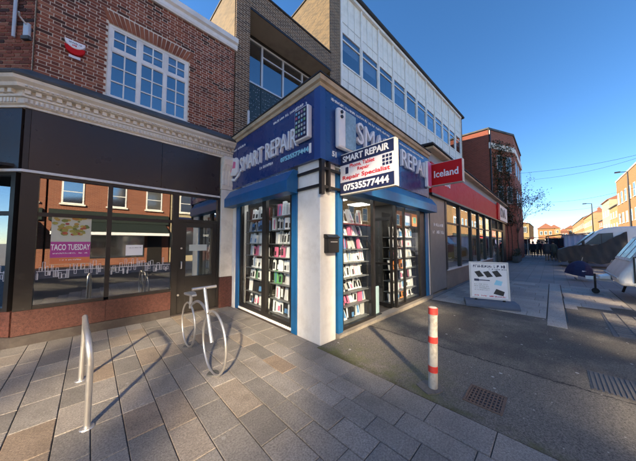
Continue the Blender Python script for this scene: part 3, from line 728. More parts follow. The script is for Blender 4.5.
# front windows, doorway
ff = obj('front_window', MB().box(3.07, 3.12, YS+.01, YS+.08, .05, 2.75).box(4.08, 4.14, YS+.01, YS+.08, .05, 2.75).box(3.12, 4.08, YS+.012, YS+.078, .05, .10), M['black_metal'], ps)
obj('pane', MB().box(3.12, 4.08, YS+.04, YS+.046, .10, 2.75), M['pane_clear'], ff)
gf = obj('front_window', MB().box(5.05, 5.10, YS+.01, YS+.08, .05, 2.75).box(5.50, 5.535, YS+.012, YS+.07, .05, 2.75).box(6.44, 6.78, YS+.01, YS+.08, .05, 2.75).box(5.10, 6.44, YS+.013, YS+.077, .05, .10), M['black_metal'], ps)
for (a, b) in ((5.10, 5.50), (5.535, 6.44)): obj('pane', MB().box(a, b, YS+.04, YS+.046, .10, 2.75), M['pane_clear'], gf)
dl = obj('glass_door', MB().box(4.98, 5.03, YS+.1, YS+.14, .05, 2.15).box(4.98, 5.03, YS+.95, YS+1.0, .05, 2.15).box(4.981, 5.029, YS+.14, YS+.95, .05, .13).box(4.981, 5.029, YS+.14, YS+.95, 2.08, 2.15).box(4.981, 5.029, YS+.14, YS+.95, 1.02, 1.07), M['black_metal'], ps)
obj('pane', MB().box(5.0, 5.006, YS+.14, YS+.95, .13, 2.08), M['pane_clear'], dl)
obj('step', MB().prism([(2.92,YS-.07),(7.0,YS-.09),(7.0,YS+.1),(2.92,YS+.1)], -.03, .045, 'z'), pm('worn_concrete_step', (.28,.25,.21), .8, .2, 6, .3, 50, dirt=(.12,.11,.09)), ps)
# interior
obj('interior_walls', MB().box(2.7, 7.0, 5.55, 5.6, 0, 2.8).box(6.97, 7.01, YS+.1, 5.55, 0, 2.8), pm('shop_wall', (.05,.048,.046), .8, .2, 2), ps)
obj('interior_floor', MB().box(2.66, 6.97, YS+.1, 5.55, -.025, .02), pm('shop_floor', (.08,.07,.06), .5, .2, 3), ps)
obj('ceiling', MB().box(2.6, 7.0, YS+.1, 5.6, 2.80, 2.86), M['concrete'], ps)
for (x, y) in ((3.5,3.2),(3.5,4.3),(5.0,3.2),(5.0,4.4),(6.2,3.2),(6.2,4.4)):
    lt = thing('ceiling_light', 'lit square light panel on the phone shop ceiling at spot %s' % ('front left','back left','front middle','back middle','front right','back right')[[(3.5,3.2),(3.5,4.3),(5.0,3.2),(5.0,4.4),(6.2,3.2),(6.2,4.4)].index((x,y))], 'ceiling light', (x, y, 2.77), 0, 'phone shop ceiling lights')
    obj('diffuser', MB().box(x-.26, x+.26, y-.26, y+.26, 2.775, 2.785), emit('light_panel', (1,.97,.92), 2.2) if 'light_panel' not in bpy.data.materials else bpy.data.materials['light_panel'], lt)
    obj('frame', MB().box(x-.28, x+.28, y-.28, y+.28, 2.786, 2.799), M['alu'], lt)
# shutter boxes
hp = lambda o: [(o, 2.40), (o-.24, 2.40), (o-.24, 2.60), (o-.10, 2.80), (o, 2.80)]
obj('shutter_box', MB().prism([(a, z) for a, z in hp(XS-.016)], 3.06, 5.63, 'y'), M['blue_post'], ps, bevel=.005)
obj('shutter_box', MB().prism([(a, z) for a, z in hp(YS-.016)], 2.98, 7.03, 'x'), M['blue_post'], ps, bevel=.005)
# fascia sign on the side
fs = thing('fascia_sign', 'blue fascia sign with white SMART REPAIR letters on the left-hand side of the shop', 'sign', (XS, 4.1, 2.88))
obj('panel', MB().box(XS-.07, XS+.02, YS+.02, 5.64, 2.87, 3.998), M['blue'], fs)
letters('SMART REPAIR', 2.10, .33, .055, (XS-.072, 5.07, 3.19), SIDE, M['letter_white'], fs, 0)
ph = obj('phone_model', MB().box(XS-.17, XS-.071, 2.64, 2.98, 3.22, 3.76), M['letter_white'], fs, bevel=.02)
obj('screen', MB().box(XS-.176, XS-.171, 2.665, 2.955, 3.245, 3.735), M['navy'], ph)
ap = MB()
for i in range(4):
    for j in range(6): ap.box(XS-.18, XS-.1765, 2.69+.068*i, 2.73+.068*i, 3.285+.075*j, 3.325+.075*j)
obj('app_icons', ap, piece_mat('app_icons', [(0,(.6,.1,.2)),(.3,(.2,.5,.7)),(.6,(.7,.7,.7)),(1,(.2,.5,.2))], .4, .05, 50, 0, .05), ph)
em = obj('emblem', MB().prism([(5.62,3.30),(5.62,3.52),(5.52,3.60),(5.28,3.60),(5.20,3.52),(5.20,3.22),(5.30,3.16),(5.55,3.20)], XS-.13, XS-.071, 'x'), M['letter_white'], fs, bevel=.01)
obj('emblem_mark', MB().prism([(5.44,3.36),(5.38,3.52),(5.28,3.48),(5.30,3.34)], XS-.14, XS-.131, 'x').prism([(5.58,3.3),(5.5,3.5),(5.47,3.5),(5.52,3.28)], XS-.14, XS-.131, 'x'), M['pink'], em)
obj('swoosh', MB().prism([(5.62,3.16),(5.4,3.10),(5.16,3.2),(5.08,3.3),(5.16,3.14),(5.4,3.04),(5.62,3.10)], XS-.10, XS-.071, 'x'), M['letter_white'], fs)
marks(.62, .05, .006, (XS-.071, 5.5, 3.80), SIDE, M['letter_white'], fs, 11)
marks(1.0, .05, .006, (XS-.071, 3.75, 3.85), SIDE, M['letter_white'], fs, 12)
marks(.5, .06, .006, (XS-.071, 4.25, 3.07), SIDE, M['letter_white'], fs, 13)
lettering('07535577444', .78, .085, .012, (XS-.071, 3.50, 3.03), SIDE, M['cyan'], fs, .03)
obj('number_tab', MB().box(XS-.08, XS-.071, 2.66, 2.71, 2.99, 3.15), M['letter_white'], fs)
# fascia sign on the front
ft = thing('fascia_sign', 'blue fascia sign with white SMART REPAIR letters above the shop doorway', 'sign', (4.7, YS, 2.87))
obj('panel', MB().box(XS-.07, 6.94, YS-.07, YS+.019, 2.85, 3.998), M['blue'], ft)
obj('corner_trim', MB().box(XS-.085, XS+.03, YS-.085, YS-.071, 2.845, 3.997).box(XS-.085, XS-.071, YS-.071, YS+.05, 2.845, 3.997), M['blue_trim'], ft)
letters('SMART', 1.55, .40, .055, (3.38, YS-.072, 3.36), FRONT, M['letter_white'], ft, 0)
letters('REPAIR', 1.75, .40, .055, (5.15, YS-.072, 3.36), FRONT, M['letter_white'], ft, 0)
ph = obj('phone_model', MB().box(2.80, 3.28, YS-.17, YS-.071, 3.10, 3.78), M['letter_white'], ft, bevel=.04)
obj('screen', MB().box(2.97, 3.255, YS-.177, YS-.171, 3.13, 3.75), pm('phone_screen_print', (.28,.42,.50), .25, .5, 9), ph)
obj('camera_lens', MB().tube([(2.87, YS-.171, 3.70), (2.87, YS-.19, 3.70)], .028).tube([(2.87, YS-.171, 3.62), (2.87, YS-.19, 3.62)], .028), M['black_metal'], ph)
ph2 = obj('phone_model', MB().box(6.62, 6.90, YS-.17, YS-.071, 3.10, 3.84), M['letter_white'], ft, bevel=.03)
obj('screen', MB().box(6.645, 6.875, YS-.177, YS-.171, 3.13, 3.81), M['pink'], ph2)
marks(1.9, .05, .006, (2.72, YS-.071, 3.88), FRONT, M['letter_white'], ft, 21)
marks(1.5, .05, .006, (5.1, YS-.071, 3.88), FRONT, M['letter_white'], ft, 22)
letters('51', .10, .09, .01, (2.74, YS-.071, 2.95), FRONT, M['letter_white'], ft, .03)
# projecting sign
XP = 2.97
sg = thing('projecting_sign', 'projecting box sign reading SMART REPAIR with phone number 07535577444', 'sign', (XP, 2.0, 2.35))
obj('box', MB().box(XP-.0, XP+.09, 1.48, 2.48, 2.34, 3.03), M['cream'], sg, bevel=.006)
obj('face', MB().box(XP-.006, XP-.001, 1.50, 2.47, 2.36, 3.01), M['sign_pale'], sg)
obj('navy_band', MB().box(XP-.010, XP-.0065, 1.50, 2.47, 2.36, 2.545), M['navy'], sg)
obj('navy_band', MB().box(XP-.010, XP-.0065, 1.50, 2.47, 2.835, 3.01), M['navy'], sg)
letters('SMART REPAIR', .84, .105, .006, (XP-.0105, 2.41, 2.875), SIDE, M['letter_white'], sg, .03)
letters('07535577444', .82, .11, .006, (XP-.0105, 2.40, 2.395), SIDE, M['letter_white'], sg, .03)
letters('Phone, Tablet', .46, .07, .004, (XP-.0065, 2.27, 2.755), SIDE, M['red_print'], sg, .015)
letters('Repair', .22, .07, .004, (XP-.0065, 2.12, 2.675), SIDE, M['red_print'], sg, .015)
letters('Repair Specialist', .86, .085, .004, (XP-.0065, 2.42, 2.565), SIDE, M['red_print'], sg, .02)
obj('phone_icon', MB().box(XP-.010, XP-.0065, 2.30, 2.36, 2.68, 2.79), M['navy'], sg)
gi = MB()
for i in range(3):
    for j in range(3): gi.box(XP-.010, XP-.0065, 1.53+.055*i, 1.57+.055*i, 2.66+.055*j, 2.70+.055*j)
obj('icon_grid', gi, M['navy'], sg)
br = thing('sign_bracket', 'black metal sign bracket clamped round the white shop pier', 'bracket', (XS, 2.8, 2.4))
obj('strap', MB().box(XS-.035, XS-.003, 2.50, 3.08, 2.685, 2.73), M['black_metal'], br)
obj('strap', MB().box(XS-.035, XS-.003, 2.50, 3.08, 2.425, 2.47), M['black_metal'], br)
obj('post', MB().box(XS-.05, XS+.02, YS-.08, YS-.02, 2.30, 2.86), M['black_metal'], br); obj('post', MB().box(XS+.12, XS+.17, YS-.07, YS-.003, 2.36, 2.84), M['black_metal'], br)
for z in (2.41, 2.70): obj('arm', MB().box(XS+.021, XP, YS-.065, YS-.025, z, z+.04), M['black_metal'], br)
mbx = thing('letter_box', 'black wall letter box on the pier beside the shop window', 'letter box', (2.75, YS, 1.38))
obj('body', MB().box(2.62, 2.875, YS-.10, YS-.002, 1.385, 1.62).prism([(YS-.002,1.62),(YS-.12,1.62),(YS-.12,1.635),(YS-.05,1.68),(YS-.002,1.68)], 2.61, 2.885, 'x'), M['black_metal'], mbx, bevel=.005)
obj('slot', MB().box(2.67, 2.83, YS-.104, YS-.1005, 1.55, 1.565), M['steel'], mbx)

# ------------------------------------------------------------------ display racks and goods
M['shelf_grey'] = pm('grey_shelf', (.16,.165,.17), .4, .15, 6)
def rack(name, label, plane, u0, u1, zs, d0, d1):
    r_ = thing(name, label, 'display rack', ((XS+.1, (u0+u1)/2, .06) if plane == 'x' else ((u0+u1)/2, YS+.1, .06)))
    for z in zs:
        mb = MB().box(d0, d1, u0, u1, z-.012, z) if plane == 'x' else MB().box(u0, u1, d0, d1, z-.012, z)
        obj('shelf', mb, M['shelf_grey'], r_)
    for u in (u0, u1):
        mb = MB().box(d0+.02, d0+.05, u-.012, u+.012, .06, 2.3) if plane == 'x' else MB().box(u-.012, u+.012, d0+.02, d0+.05, .06, 2.3)
        obj('upright', mb, M['black_metal'], r_)
    mb = MB().box(d1+.005, d1+.02, u0, u1, .1, 2.3) if plane == 'x' else MB().box(u0, u1, d1+.005, d1+.02, .1, 2.3)
    obj('back_panel', mb, M['room'], r_)
    lm = bpy.data.materials['light_panel']
    mb = MB().box(d0-.05, d0-.015, u0, u1, 2.60, 2.615) if plane == 'x' else MB().box(u0, u1, d0-.05, d0-.015, 2.60, 2.615)
    obj('display_light', mb, lm, r_)  # strip lamp added over every rack to brighten the goods
GM = [pm('goods_%s' % n_, c, .45, .08, 9) for n_, c in (('white',(.80,.80,.80)),('white_b',(.70,.72,.75)),('black',(.02,.02,.022)),('pink',(.65,.15,.28)),('blue',(.10,.25,.50)),('green',(.12,.32,.14)),('orange',(.70,.25,.06)),('silver',(.5,.5,.5)))]
gmesh = {}
ORD = ['first','second','third','fourth','fifth','sixth','seventh','eighth','ninth','tenth','eleventh','twelfth','thirteenth','fourteenth','fifteenth','sixteenth','seventeenth','eighteenth']
CN = ['white','pale grey','black','pink','blue','green','orange','silver']
def goods(plane, u0, u1, z, d, hh, ww_, pal, where, group, cat, gap=.008, tilt=.15):
    u = u0 + .01; items = []
    while u < u1 - ww_:
        m_ = random.choice(pal); v_ = random.randrange(4); k = (plane, hh, ww_, m_, v_)
        if k not in gmesh:
            def bx(a, b_, y0, y1, z0, z1): return MB().box(y0, y1, a, b_, z0, z1) if plane == 'x' else MB().box(a, b_, y0, y1, z0, z1)
            if v_ == 3:      # blister card with a hanging tab
                pr = [(-ww_/2,0),(ww_/2,0),(ww_/2,hh*.86),(ww_*.2,hh*.9),(ww_*.15,hh),(-ww_*.15,hh),(-ww_*.2,hh*.9),(-ww_/2,hh*.86)]
                mb = MB().prism(pr, -.006, .006, 'x' if plane == 'x' else 'y')
            else: mb = bx(-ww_/2, ww_/2, -.02, .02, 0, hh*(1, .9, 1.08)[v_])
            me = mb.mesh('product'); me.materials.append(GM[m_])
            dk = GM[random.choice((2,2,2,2,7,4,3))] if m_ != 2 else GM[random.choice((0,7,4,3))]; w2 = None
            f = -.0205 if v_ != 3 else -.0065
            if v_ == 1: w2 = bx(-ww_*.32, ww_*.32, f-.002, f, hh*.12, hh*.5)
            elif v_ == 2: w2 = bx(-ww_*.36, -ww_*.05, f-.002, f, hh*.1, hh*.9)
            elif v_ == 3: w2 = bx(-ww_*.25, ww_*.25, f-.012, f, hh*.15, hh*.7)
            if w2: w2 = w2.mesh('label_window'); w2.materials.append(dk)
            gmesh[k] = (me, w2)
        o = link('boxed_product', gmesh[k][0]); items.append((u, o, m_))
        uu = u + ww_/2; sc_ = random.uniform(.88, 1.12)
        if plane == 'x': o.location = (d + random.uniform(-.03,.03), uu, z+.004); o.rotation_euler = (0, random.uniform(0, tilt), random.uniform(-.18,.18))
        else: o.location = (uu, d + random.uniform(-.03,.03), z+.004); o.rotation_euler = (-random.uniform(0, tilt), 0, random.uniform(-.18,.18))
        o.scale = (1, 1, sc_)
        if gmesh[k][1]: link('label_window', gmesh[k][1], o)
        u += ww_ + gap + random.choice((0, 0, 0, 0, .006))
    items.sort(key=lambda e: -e[0] if plane == 'x' else e[0])
    for i, (u, o, m_) in enumerate(items): tag(o, '%s accessory box, %s from left on %s' % (CN[m_], ORD[i], where), cat, group)
SZ = [.14, .42, .72, .97, 1.25, 1.52, 1.80, 2.08]
SW = ['bottom', 'second lowest', 'third lowest', 'fourth lowest', 'fourth from top', 'third from top', 'second from top', 'top']
rack('display_rack', 'tall shelf rack behind the right-hand pane of the side window', 'x', 3.32, 4.13, SZ, XS+.12, XS+.34)
rack('display_rack', 'tall shelf rack behind the left-hand pane of the side window', 'x', 4.26, 5.2, SZ, XS+.12, XS+.34)
for i, z in enumerate(SZ):
    hh = (.245,.265,.225,.245,.235,.245,.245,.25)[i]; wd = (.092,.125,.105,.098,.092,.088,.10,.11)[i]
    for (a, b, sd) in ((3.34, 4.11, 'right'), (4.28, 5.18, 'left')):
        pal = [(0,0,1,2),(0,2,0,2),(0,0,1,7,5),(0,0,1,2),(0,0,1,0,3),(0,1,0,7),(0,1,4,7,0),(2,0,7,0,3)][i]
        goods('x', a, b, z, XS+.20, hh, wd, pal, '%s shelf, side window %s pane' % (SW[i], sd), 'side window goods, %s shelf, %s' % (SW[i], sd), 'product box')
FZ = [.10, .38, .62, .89, 1.17, 1.42, 1.68, 1.91]
rack('display_rack', 'tall shelf rack just left of the shop doorway', 'y', 3.13, 4.07, FZ, YS+.12, YS+.40)
for i, z in enumerate(FZ):
    hh = (.24,.205,.235,.245,.215,.225,.20,.27)[i]; wd = (.10,.105,.085,.07,.072,.06,.055,.11)[i]
    pal = [(0,0,3,7,2),(2,7,0,1,3),(0,0,1,2),(0,0,1,7),(1,0,0,7),(3,2,4,1,7),(3,0,0,1,2),(0,1,0,5,0)][i]
    goods('y', 3.15, 4.05, z, YS+.24, hh, wd, pal, '%s shelf left of doorway' % SW[i], 'doorway-left goods, %s shelf' % SW[i], 'product box', .006, .5)
RZ = [.12, .36, .62, .88, 1.16, 1.43, 1.68]; RW = ['bottom','second','third','middle','fifth','sixth','top']
rack('display_rack', 'shelf rack behind glass just right of the shop doorway', 'y', 5.12, 6.42, RZ, YS+.12, YS+.40)
for i, z in enumerate(RZ):
    hh = (.20,.225,.225,.245,.235,.22,.24)[i]; wd = .115
    goods('y', 5.14, 6.40, z, YS+.24, hh, wd, (6,7,0,1,0) if i in (0,3) else (0,1,7,2,0,1), '%s shelf right of doorway' % RW[i], 'doorway-right goods, %s shelf' % RW[i], 'product box', .008, .2)
for (a, c, nm) in ((5.62, 4, 'blue'), (6.05, 6, 'orange')):
    pq = thing('shop_poster', '%s price poster inside the glass right of the doorway' % nm, 'poster', (a+.15, YS+.06, 2.0))
    obj('sheet', MB().box(a, a+.30, YS+.055, YS+.059, 1.98, 2.30), GM[c], pq)
    obj('picture', MB().box(a+.05, a+.25, YS+.051, YS+.055, 2.06, 2.22), GM[0 if c == 4 else 5], pq)
bd = thing('leaflet_board', 'pale blue leaflet board standing at the shop doorway', 'board', (4.28, YS+.1, .045))
obj('board', MB().box(4.17, 4.42, YS+.10, YS+.13, .06, .62), pm('pale_cyan_board', (.45,.66,.68), .5, .06, 6), bd, bevel=.006)
obj('foot', MB().box(4.17, 4.42, YS+.04, YS+.19, .0455, .0595), M['black_metal'], bd)
# deeper stock inside the shop
for (x, y, lbl) in ((4.25,4.6,'left'), (5.6,5.0,'right')):
    cb = thing('stock_cabinet', 'dark stock cabinet deep inside the phone shop, %s of the doorway' % lbl, 'cabinet', (x, y, 0))
    obj('carcass', MB().box(x-.45, x-.42, y, y+.4, .02, 2.1).box(x+.42, x+.45, y, y+.4, .02, 2.1).box(x-.42, x+.42, y+.36, y+.4, .02, 2.1), M['black_metal'], cb)
    for k in range(7): obj('shelf', MB().box(x-.42, x+.42, y, y+.36, .2+.28*k, .215+.28*k), M['alu'], cb)
    for k in range(7):
        g_ = MB(); q = x-.4
        while q < x+.33: w_ = random.uniform(.05,.1); g_.box(q, q+w_, y+.05, y+.2, .216+.28*k, .216+.28*k+random.uniform(.1,.2)); q += w_+.02
        obj('stock', g_, piece_mat('stock_mix', [(0,(.6,.6,.6)),(.5,(.1,.2,.4)),(.8,(.5,.1,.1)),(1,(.7,.7,.7))], .5, .05, 50, 0, .05) if 'stock_mix' not in bpy.data.materials else bpy.data.materials['stock_mix'], cb, kind='stuff')

# ------------------------------------------------------------------ supermarket
XI0, XI1 = 7.1, 23.0
sm_ = thing('supermarket', 'single-storey supermarket with long red fascia and tall glazed front', 'shop', (15, YS, 0))
obj('roof_band', MB().box(XI0, XI1, YS-.02, YS+.3, 3.955, 4.298), M['grey_roof'], sm_)
obj('roof_edge', MB().prism([(YS-.20,4.30),(YS-.22,4.32),(YS-.22,4.36),(YS+.4,4.37),(YS+.4,4.30)], 6.97, XI1+.1, 'x'), M['tan'], sm_)
obj('roof_felt', MB().prism([(YS-.25,4.375),(YS-.25,4.42),(YS+.2,4.45),(6.0,4.45),(6.0,4.385),(YS+.4,4.385)], 6.85, XI1+.12, 'x'), M['roof_dark'], sm_)
obj('body', MB().box(XI0, XI1, YS+3.5, 5.6, 0, 4.35).box(XI1-.2, XI1, YS+.2, YS+3.5, 0, 4.35), M['render'], sm_)
obj('ceiling', MB().box(XI0, XI1-.2, YS+.1, YS+3.5, 3.0, 3.05), M['letter_white'], sm_)
obj('interior_floor', MB().box(XI0, XI1-.2, YS+.1, YS+3.5, -.02, .02), M['granite_dark'], sm_)
q = XI0
while q < XI1 - .9:
    e_ = min(q + 2.6, XI1 - .9); obj('fascia_panel', MB().box(q+.004, e_-.004, YS-.10, YS-.02, 3.03, 3.95), M['red'], sm_); q = e_
obj('end_sign', MB().box(XI1-3.6, XI1-.02, YS-.16, YS-.101, 3.05, 4.1), M['letter_white'], sm_)
obj('end_sign_edge', MB().box(XI1-4.4, XI1-3.61, YS-.165, YS-.101, 3.04, 4.12), M['red'], sm_)
letters('DA', 2.2, .62, .02, (XI1-3.3, YS-.162, 3.28), FRONT, M['navy'], sm_, .03)
lettering('Iceland', 1.35, .30, .012, (7.5, YS-.102, 3.42), FRONT, M['letter_white'], sm_, .02)
obj('fascia_lip', MB().box(XI0, XI1, YS-.11, YS+.08, 2.96, 3.028), M['black_metal'], sm_)
fx = [8.6, 10.3, 12.1, 13.65, 15.2, 16.95]
for x in fx: obj('window_post', MB().box(x-.075, x+.075, YS-.03, YS+.09, .60, 2.958), M['black_metal'], sm_)
obj('window_post', MB().box(XI0, XI0+.10, YS-.03, YS+.09, 0, 2.958), M['grey_vinyl'], sm_)
obj('vinyl_panel', MB().box(7.2, 8.525, YS-.012, YS+.03, .05, 2.958), M['grey_vinyl'], sm_)
marks(.85, .11, .004, (7.4, YS-.013, 2.05), FRONT, M['letter_white'], sm_, 31); marks(1.0, .12, .004, (7.35, YS-.013, 1.82), FRONT, M['letter_white'], sm_, 32)
xs = [8.675, 10.225, 10.375, 12.025, 12.175, 13.575, 13.725, 15.125, 15.275, 16.875]
for i in range(0, 10, 2):
    wn = obj('shop_window', MB().box(xs[i], xs[i+1], YS+.0, YS+.07, 2.2, 2.26), M['black_metal'], sm_)
    obj('pane', MB().box(xs[i], xs[i+1], YS+.03, YS+.036, .62, 2.2), M['pane'], wn); obj('pane', MB().box(xs[i], xs[i+1], YS+.03, YS+.036, 2.26, 2.957), M['pane'], wn)
    pp = obj('window_advert', MB().box(xs[i]+.25, xs[i]+.25+.8, YS+.06, YS+.065, .95, 2.75), pm('advert_yellow_%d' % i, ((.55,.42,.10),(.50,.30,.08),(.45,.12,.08),(.5,.42,.15),(.3,.3,.3))[i//2], .5, .3, 3), wn)
    obj('advert_picture', MB().box(xs[i]+.33, xs[i]+.97, YS+.054, YS+.059, 1.2, 1.9), pm('advert_print_%d' % i, ((.3,.08,.05),(.6,.55,.4),(.55,.4,.1),(.2,.3,.12),(.5,.1,.1))[i//2], .5, .5, 7), pp)
rs = obj('stall_riser', MB().box(8.526, 17.0, YS-.02, YS+.10, -.02, .598), pm('grey_riser', (.17,.155,.14), .7, .2, 2, .1, 30, dirt=(.25,.23,.19)), sm_)
obj('riser_sill', MB().box(8.526, 17.0, YS-.07, YS+.0, .599, .635), M['alu'], rs)
obj('entrance_frame', MB().box(17.0, 17.12, YS-.02, YS+.1, 0, 2.958).box(19.3, 19.4, YS-.02, YS+.1, 0, 2.958).box(21.6, 22.9, YS-.02, YS+.15, 0, 2.958).box(17.12, 21.6, YS-.01, YS+.09, 2.3, 2.42), M['black_metal'], sm_)
obj('entrance_door', MB().box(17.12, 19.3, YS+.03, YS+.036, .02, 2.3), M['pane'], sm_); obj('entrance_door', MB().box(19.4, 21.6, YS+.03, YS+.036, .02, 2.3), M['pane'], sm_)
obj('back_wall', MB().box(XI0, XI1-.2, YS+3.3, YS+3.45, 0, 3), pm('store_shelving', (.22,.20,.17), .8, .6, 2.5), sm_)
for x in (9, 12, 15, 18.5):
    lt = thing('strip_light', '%s lit strip light on the supermarket ceiling' % {9:'nearest',12:'second nearest',15:'third nearest',18.5:'farthest'}[x], 'strip light', (x, YS+1.2, 2.95), 0, 'supermarket strip lights')
    obj('tube', MB().box(x-.7, x+.7, YS+1.1, YS+1.25, 2.93, 2.96), bpy.data.materials['light_panel'], lt); obj('housing', MB().box(x-.75, x+.75, YS+1.05, YS+1.3, 2.961, 2.999), M['alu'], lt)
XQ = 7.0
ic = thing('projecting_sign', 'red projecting box sign reading Iceland in white', 'sign', (XQ, 2.05, 3.17))
obj('box', MB().box(XQ, XQ+.16, 1.60, 2.42, 3.18, 3.82), M['cream'], ic, bevel=.008)
obj('face', MB().box(XQ-.010, XQ-.001, 1.615, 2.41, 3.195, 3.805), M['red'], ic)
letters('Iceland', .62, .20, .008, (XQ-.0105, 2.32, 3.40), SIDE, M['letter_white'], ic, .02)
for z in (3.3, 3.62): obj('arm', MB().box(XQ+.05, XQ+.09, 2.42, YS-.1, z, z+.04), M['black_metal'], ic)

# ------------------------------------------------------------------ dark red brick building beyond
rb = thing('red_brick_block', 'tall dark red brick building with pale string course beyond the supermarket', 'building', (28, 3, 0))
FP = [(23.6,9.5),(23.6,3.45),(26.6,2.15),(33.5,2.15),(33.5,9.5)]
obj('body', MB().prism([(23.62,9.5),(23.62,3.47),(26.62,2.18),(33.45,2.18),(33.45,9.5)], 0, 11.0, 'z'), M['roof_dark'], rb)
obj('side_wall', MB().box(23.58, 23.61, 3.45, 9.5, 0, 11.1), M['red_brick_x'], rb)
cd = Vector((3.0,-1.3,0)).normalized(); cn = Vector((-1.3,-3.0,0)).normalized(); C0 = Vector((23.6,3.45,0))
def on_rb(u, z, d): p = C0 + cd*u + cn*d; return (p.x, p.y, z)
cl = (Vector((26.6,2.15,0))-C0).length
obj('corner_wall', fbox(MB(), on_rb, .01, cl, 0, 11.05, 0, .03), M['red_brick_y'], rb)
obj('front_wall', MB().box(26.61, 33.5, 2.12, 2.15, 0, 11.05), M['red_brick_y'], rb)
obj('string_course', fbox(MB(), on_rb, -.05, cl+.05, 9.45, 9.95, .031, .12), M['cream'], rb); obj('string_course', MB().box(26.6, 33.5, 2.02, 2.119, 9.45, 9.95), M['cream'], rb)
obj('parapet_coping', fbox(MB(), on_rb, -.05, cl+.05, 11.06, 11.22, -.2, .1).box(26.6,33.5,2.04,2.4,11.06,11.22).box(23.5,23.8,3.4,9.5,11.12,11.24), M['lead'], rb)
for (u0, z0, z1) in ((.9,7.6,9.0),(2.1,7.6,9.0),(.9,4.9,6.4),(2.1,4.9,6.4)):
    wn = obj('window', fbox(MB(), on_rb, u0, u0+.75, z0, z1, .031, .06), M['white'], rb); obj('pane', fbox(MB(), on_rb, u0+.07, u0+.68, z0+.07, z1-.07, .061, .066), M['car_glass'], wn)
for x in (27.4, 29.4, 31.4):
    for z in (4.9, 7.6):
        wn = obj('window', MB().box(x, x+.9, 2.08, 2.119, z, z+1.4), M['white'], rb); obj('pane', MB().box(x+.07, x+.83, 2.07, 2.079, z+.07, z+1.33), M['car_glass'], wn)
obj('downpipe', MB().tube([on_rb(.06,0,.09), on_rb(.06,11,.09)], .06, 8), M['black_metal'], rb)

# ------------------------------------------------------------------ opposite terraces and the far street
PG = {}
def win_glass(kind):
    if kind not in PG:
        m, t, b = new_mat('street_window_' + kind); b.inputs['Base Color'].default_value = (.03,.035,.04,1) if kind == 'dark' else (.30,.30,.27,1)
        b.inputs['Roughness'].default_value = .6
        gl = N(t, 'ShaderNodeBsdfGlossy'); gl.inputs['Roughness'].default_value = .085; gl.inputs[0].default_value = (1,.97,.92,1)
        mx = N(t, 'ShaderNodeMixShader'); mx.inputs[0].default_value = .72  # mirror share raised so reflected sun brightens the paving
        t.links.new(b.outputs[0], mx.inputs[1]); t.links.new(gl.outputs[0], mx.inputs[2]); t.links.new(mx.outputs[0], t.nodes['Material Output'].inputs[0]); PG[kind] = m
    return PG[kind]
def house(name, label, x0, x1, y, h, mat, rows, nwin, roof='flat', roofm='slate', shop='awning', depth=9, ww_=1.0, group=None, cat='house'):
    t_ = thing(name, label, cat, ((x0+x1)/2, y, 0), 0, group)
    obj('wall', MB().box(x0+.02, x1-.02, y-depth, y, 0, h), mat, t_)
    step = (x1-x0)/nwin
    for (z0, z1) in rows:
        for i in range(nwin):
            xc = x0 + step*(i+.5)
            f = obj('window', MB().box(xc-ww_/2, xc+ww_/2, y+.001, y+.05, z0, z1), M['white'], t_)
            for (a, b) in ((z0+.07, (z0+z1)/2-.025), ((z0+z1)/2+.025, z1-.07)):
                obj('pane', MB().box(xc-ww_/2+.08, xc+ww_/2-.08, y+.051, y+.056, a, b), win_glass('dark' if (i+int(z0)) % 3 else 'blind'), f)
            obj('sill', MB().box(xc-ww_/2-.08, xc+ww_/2+.08, y+.0, y+.14, z0-.1, z0-.002), M['cream'], f)
    if roof == 'pitch':
        obj('roof', MB().prism([(y+.3,h),(y-depth/2,h+depth*.28),(y-depth-.2,h),(y-depth-.2,h-.12),(y+.3,h-.12)], x0, x1, 'x'), M[roofm], t_)
        xc = x0 + .8; ch = obj('chimney', MB().box(xc-.5, xc+.5, y-depth/2-.5, y-depth/2+.5, h+depth*.2, h+depth*.28+1.2), M['house_red'], t_)
        for k in (-.25,.25): obj('chimney_pot', MB().lathe([(.14,h+depth*.28+1.2),(.12,h+depth*.28+1.7)], xc+k, y-depth/2, 8), M['tile'], ch)
    else: obj('parapet_coping', MB().box(x0, x1, y-.3, y+.12, h, h+.18), M['cream'], t_)
    if shop:
        obj('shop_fascia', MB().box(x0+.1, x1-.1, y+.0, y+.18, 2.9, 3.6), M['awning'] if shop == 'awning' else M[shop], t_)
        obj('shop_window', MB().box(x0+.4, x1-1.6, y+.0, y+.06, .5, 2.8), win_glass('dark'), t_)
        obj('shop_door', MB().box(x1-1.4, x1-.5, y+.0, y+.06, 0, 2.4), M['frame_dark'], t_)
        if shop == 'awning':
            obj('awning', MB().prism([(y+.18,2.88),(y+1.5,2.25),(y+1.5,2.2),(y+.18,2.80)], x0+.3, x1-.3, 'x'), M['awning'], t_)
            obj('awning_valance', MB().box(x0+.3, x1-.3, y+1.48, y+1.52, 2.02, 2.2), M['letter_white'], t_)
    return t_
OY = -10
house('terrace_house', 'sunlit red brick terrace with dark awning, mirrored in the dark shop window', -2.0, 4.4, OY, 6.5, M['house_red'], ((4.0,5.55),), 3, 'pitch', depth=7)
house('terrace_house', 'red brick terrace house left of the mirrored one across the road', -15.05, -2.05, OY, 10.6, M['house_red'], ((4.0,5.55),(6.5,9.6)), 6, 'pitch', depth=7, ww_=1.55)
house('terrace_house', 'cream rendered terrace house across the road from the supermarket', 4.45, 13.4, OY, 6.5, M['house_cream'], ((4.0,5.5),), 4, 'pitch', shop='navy', depth=7)
house('terrace_house', 'yellow brick terrace house across the road, right of the cream one', 13.45, 26.4, OY, 6.5, M['house_yellow'], ((4.0,5.5),), 5, 'pitch', shop='red', depth=7)
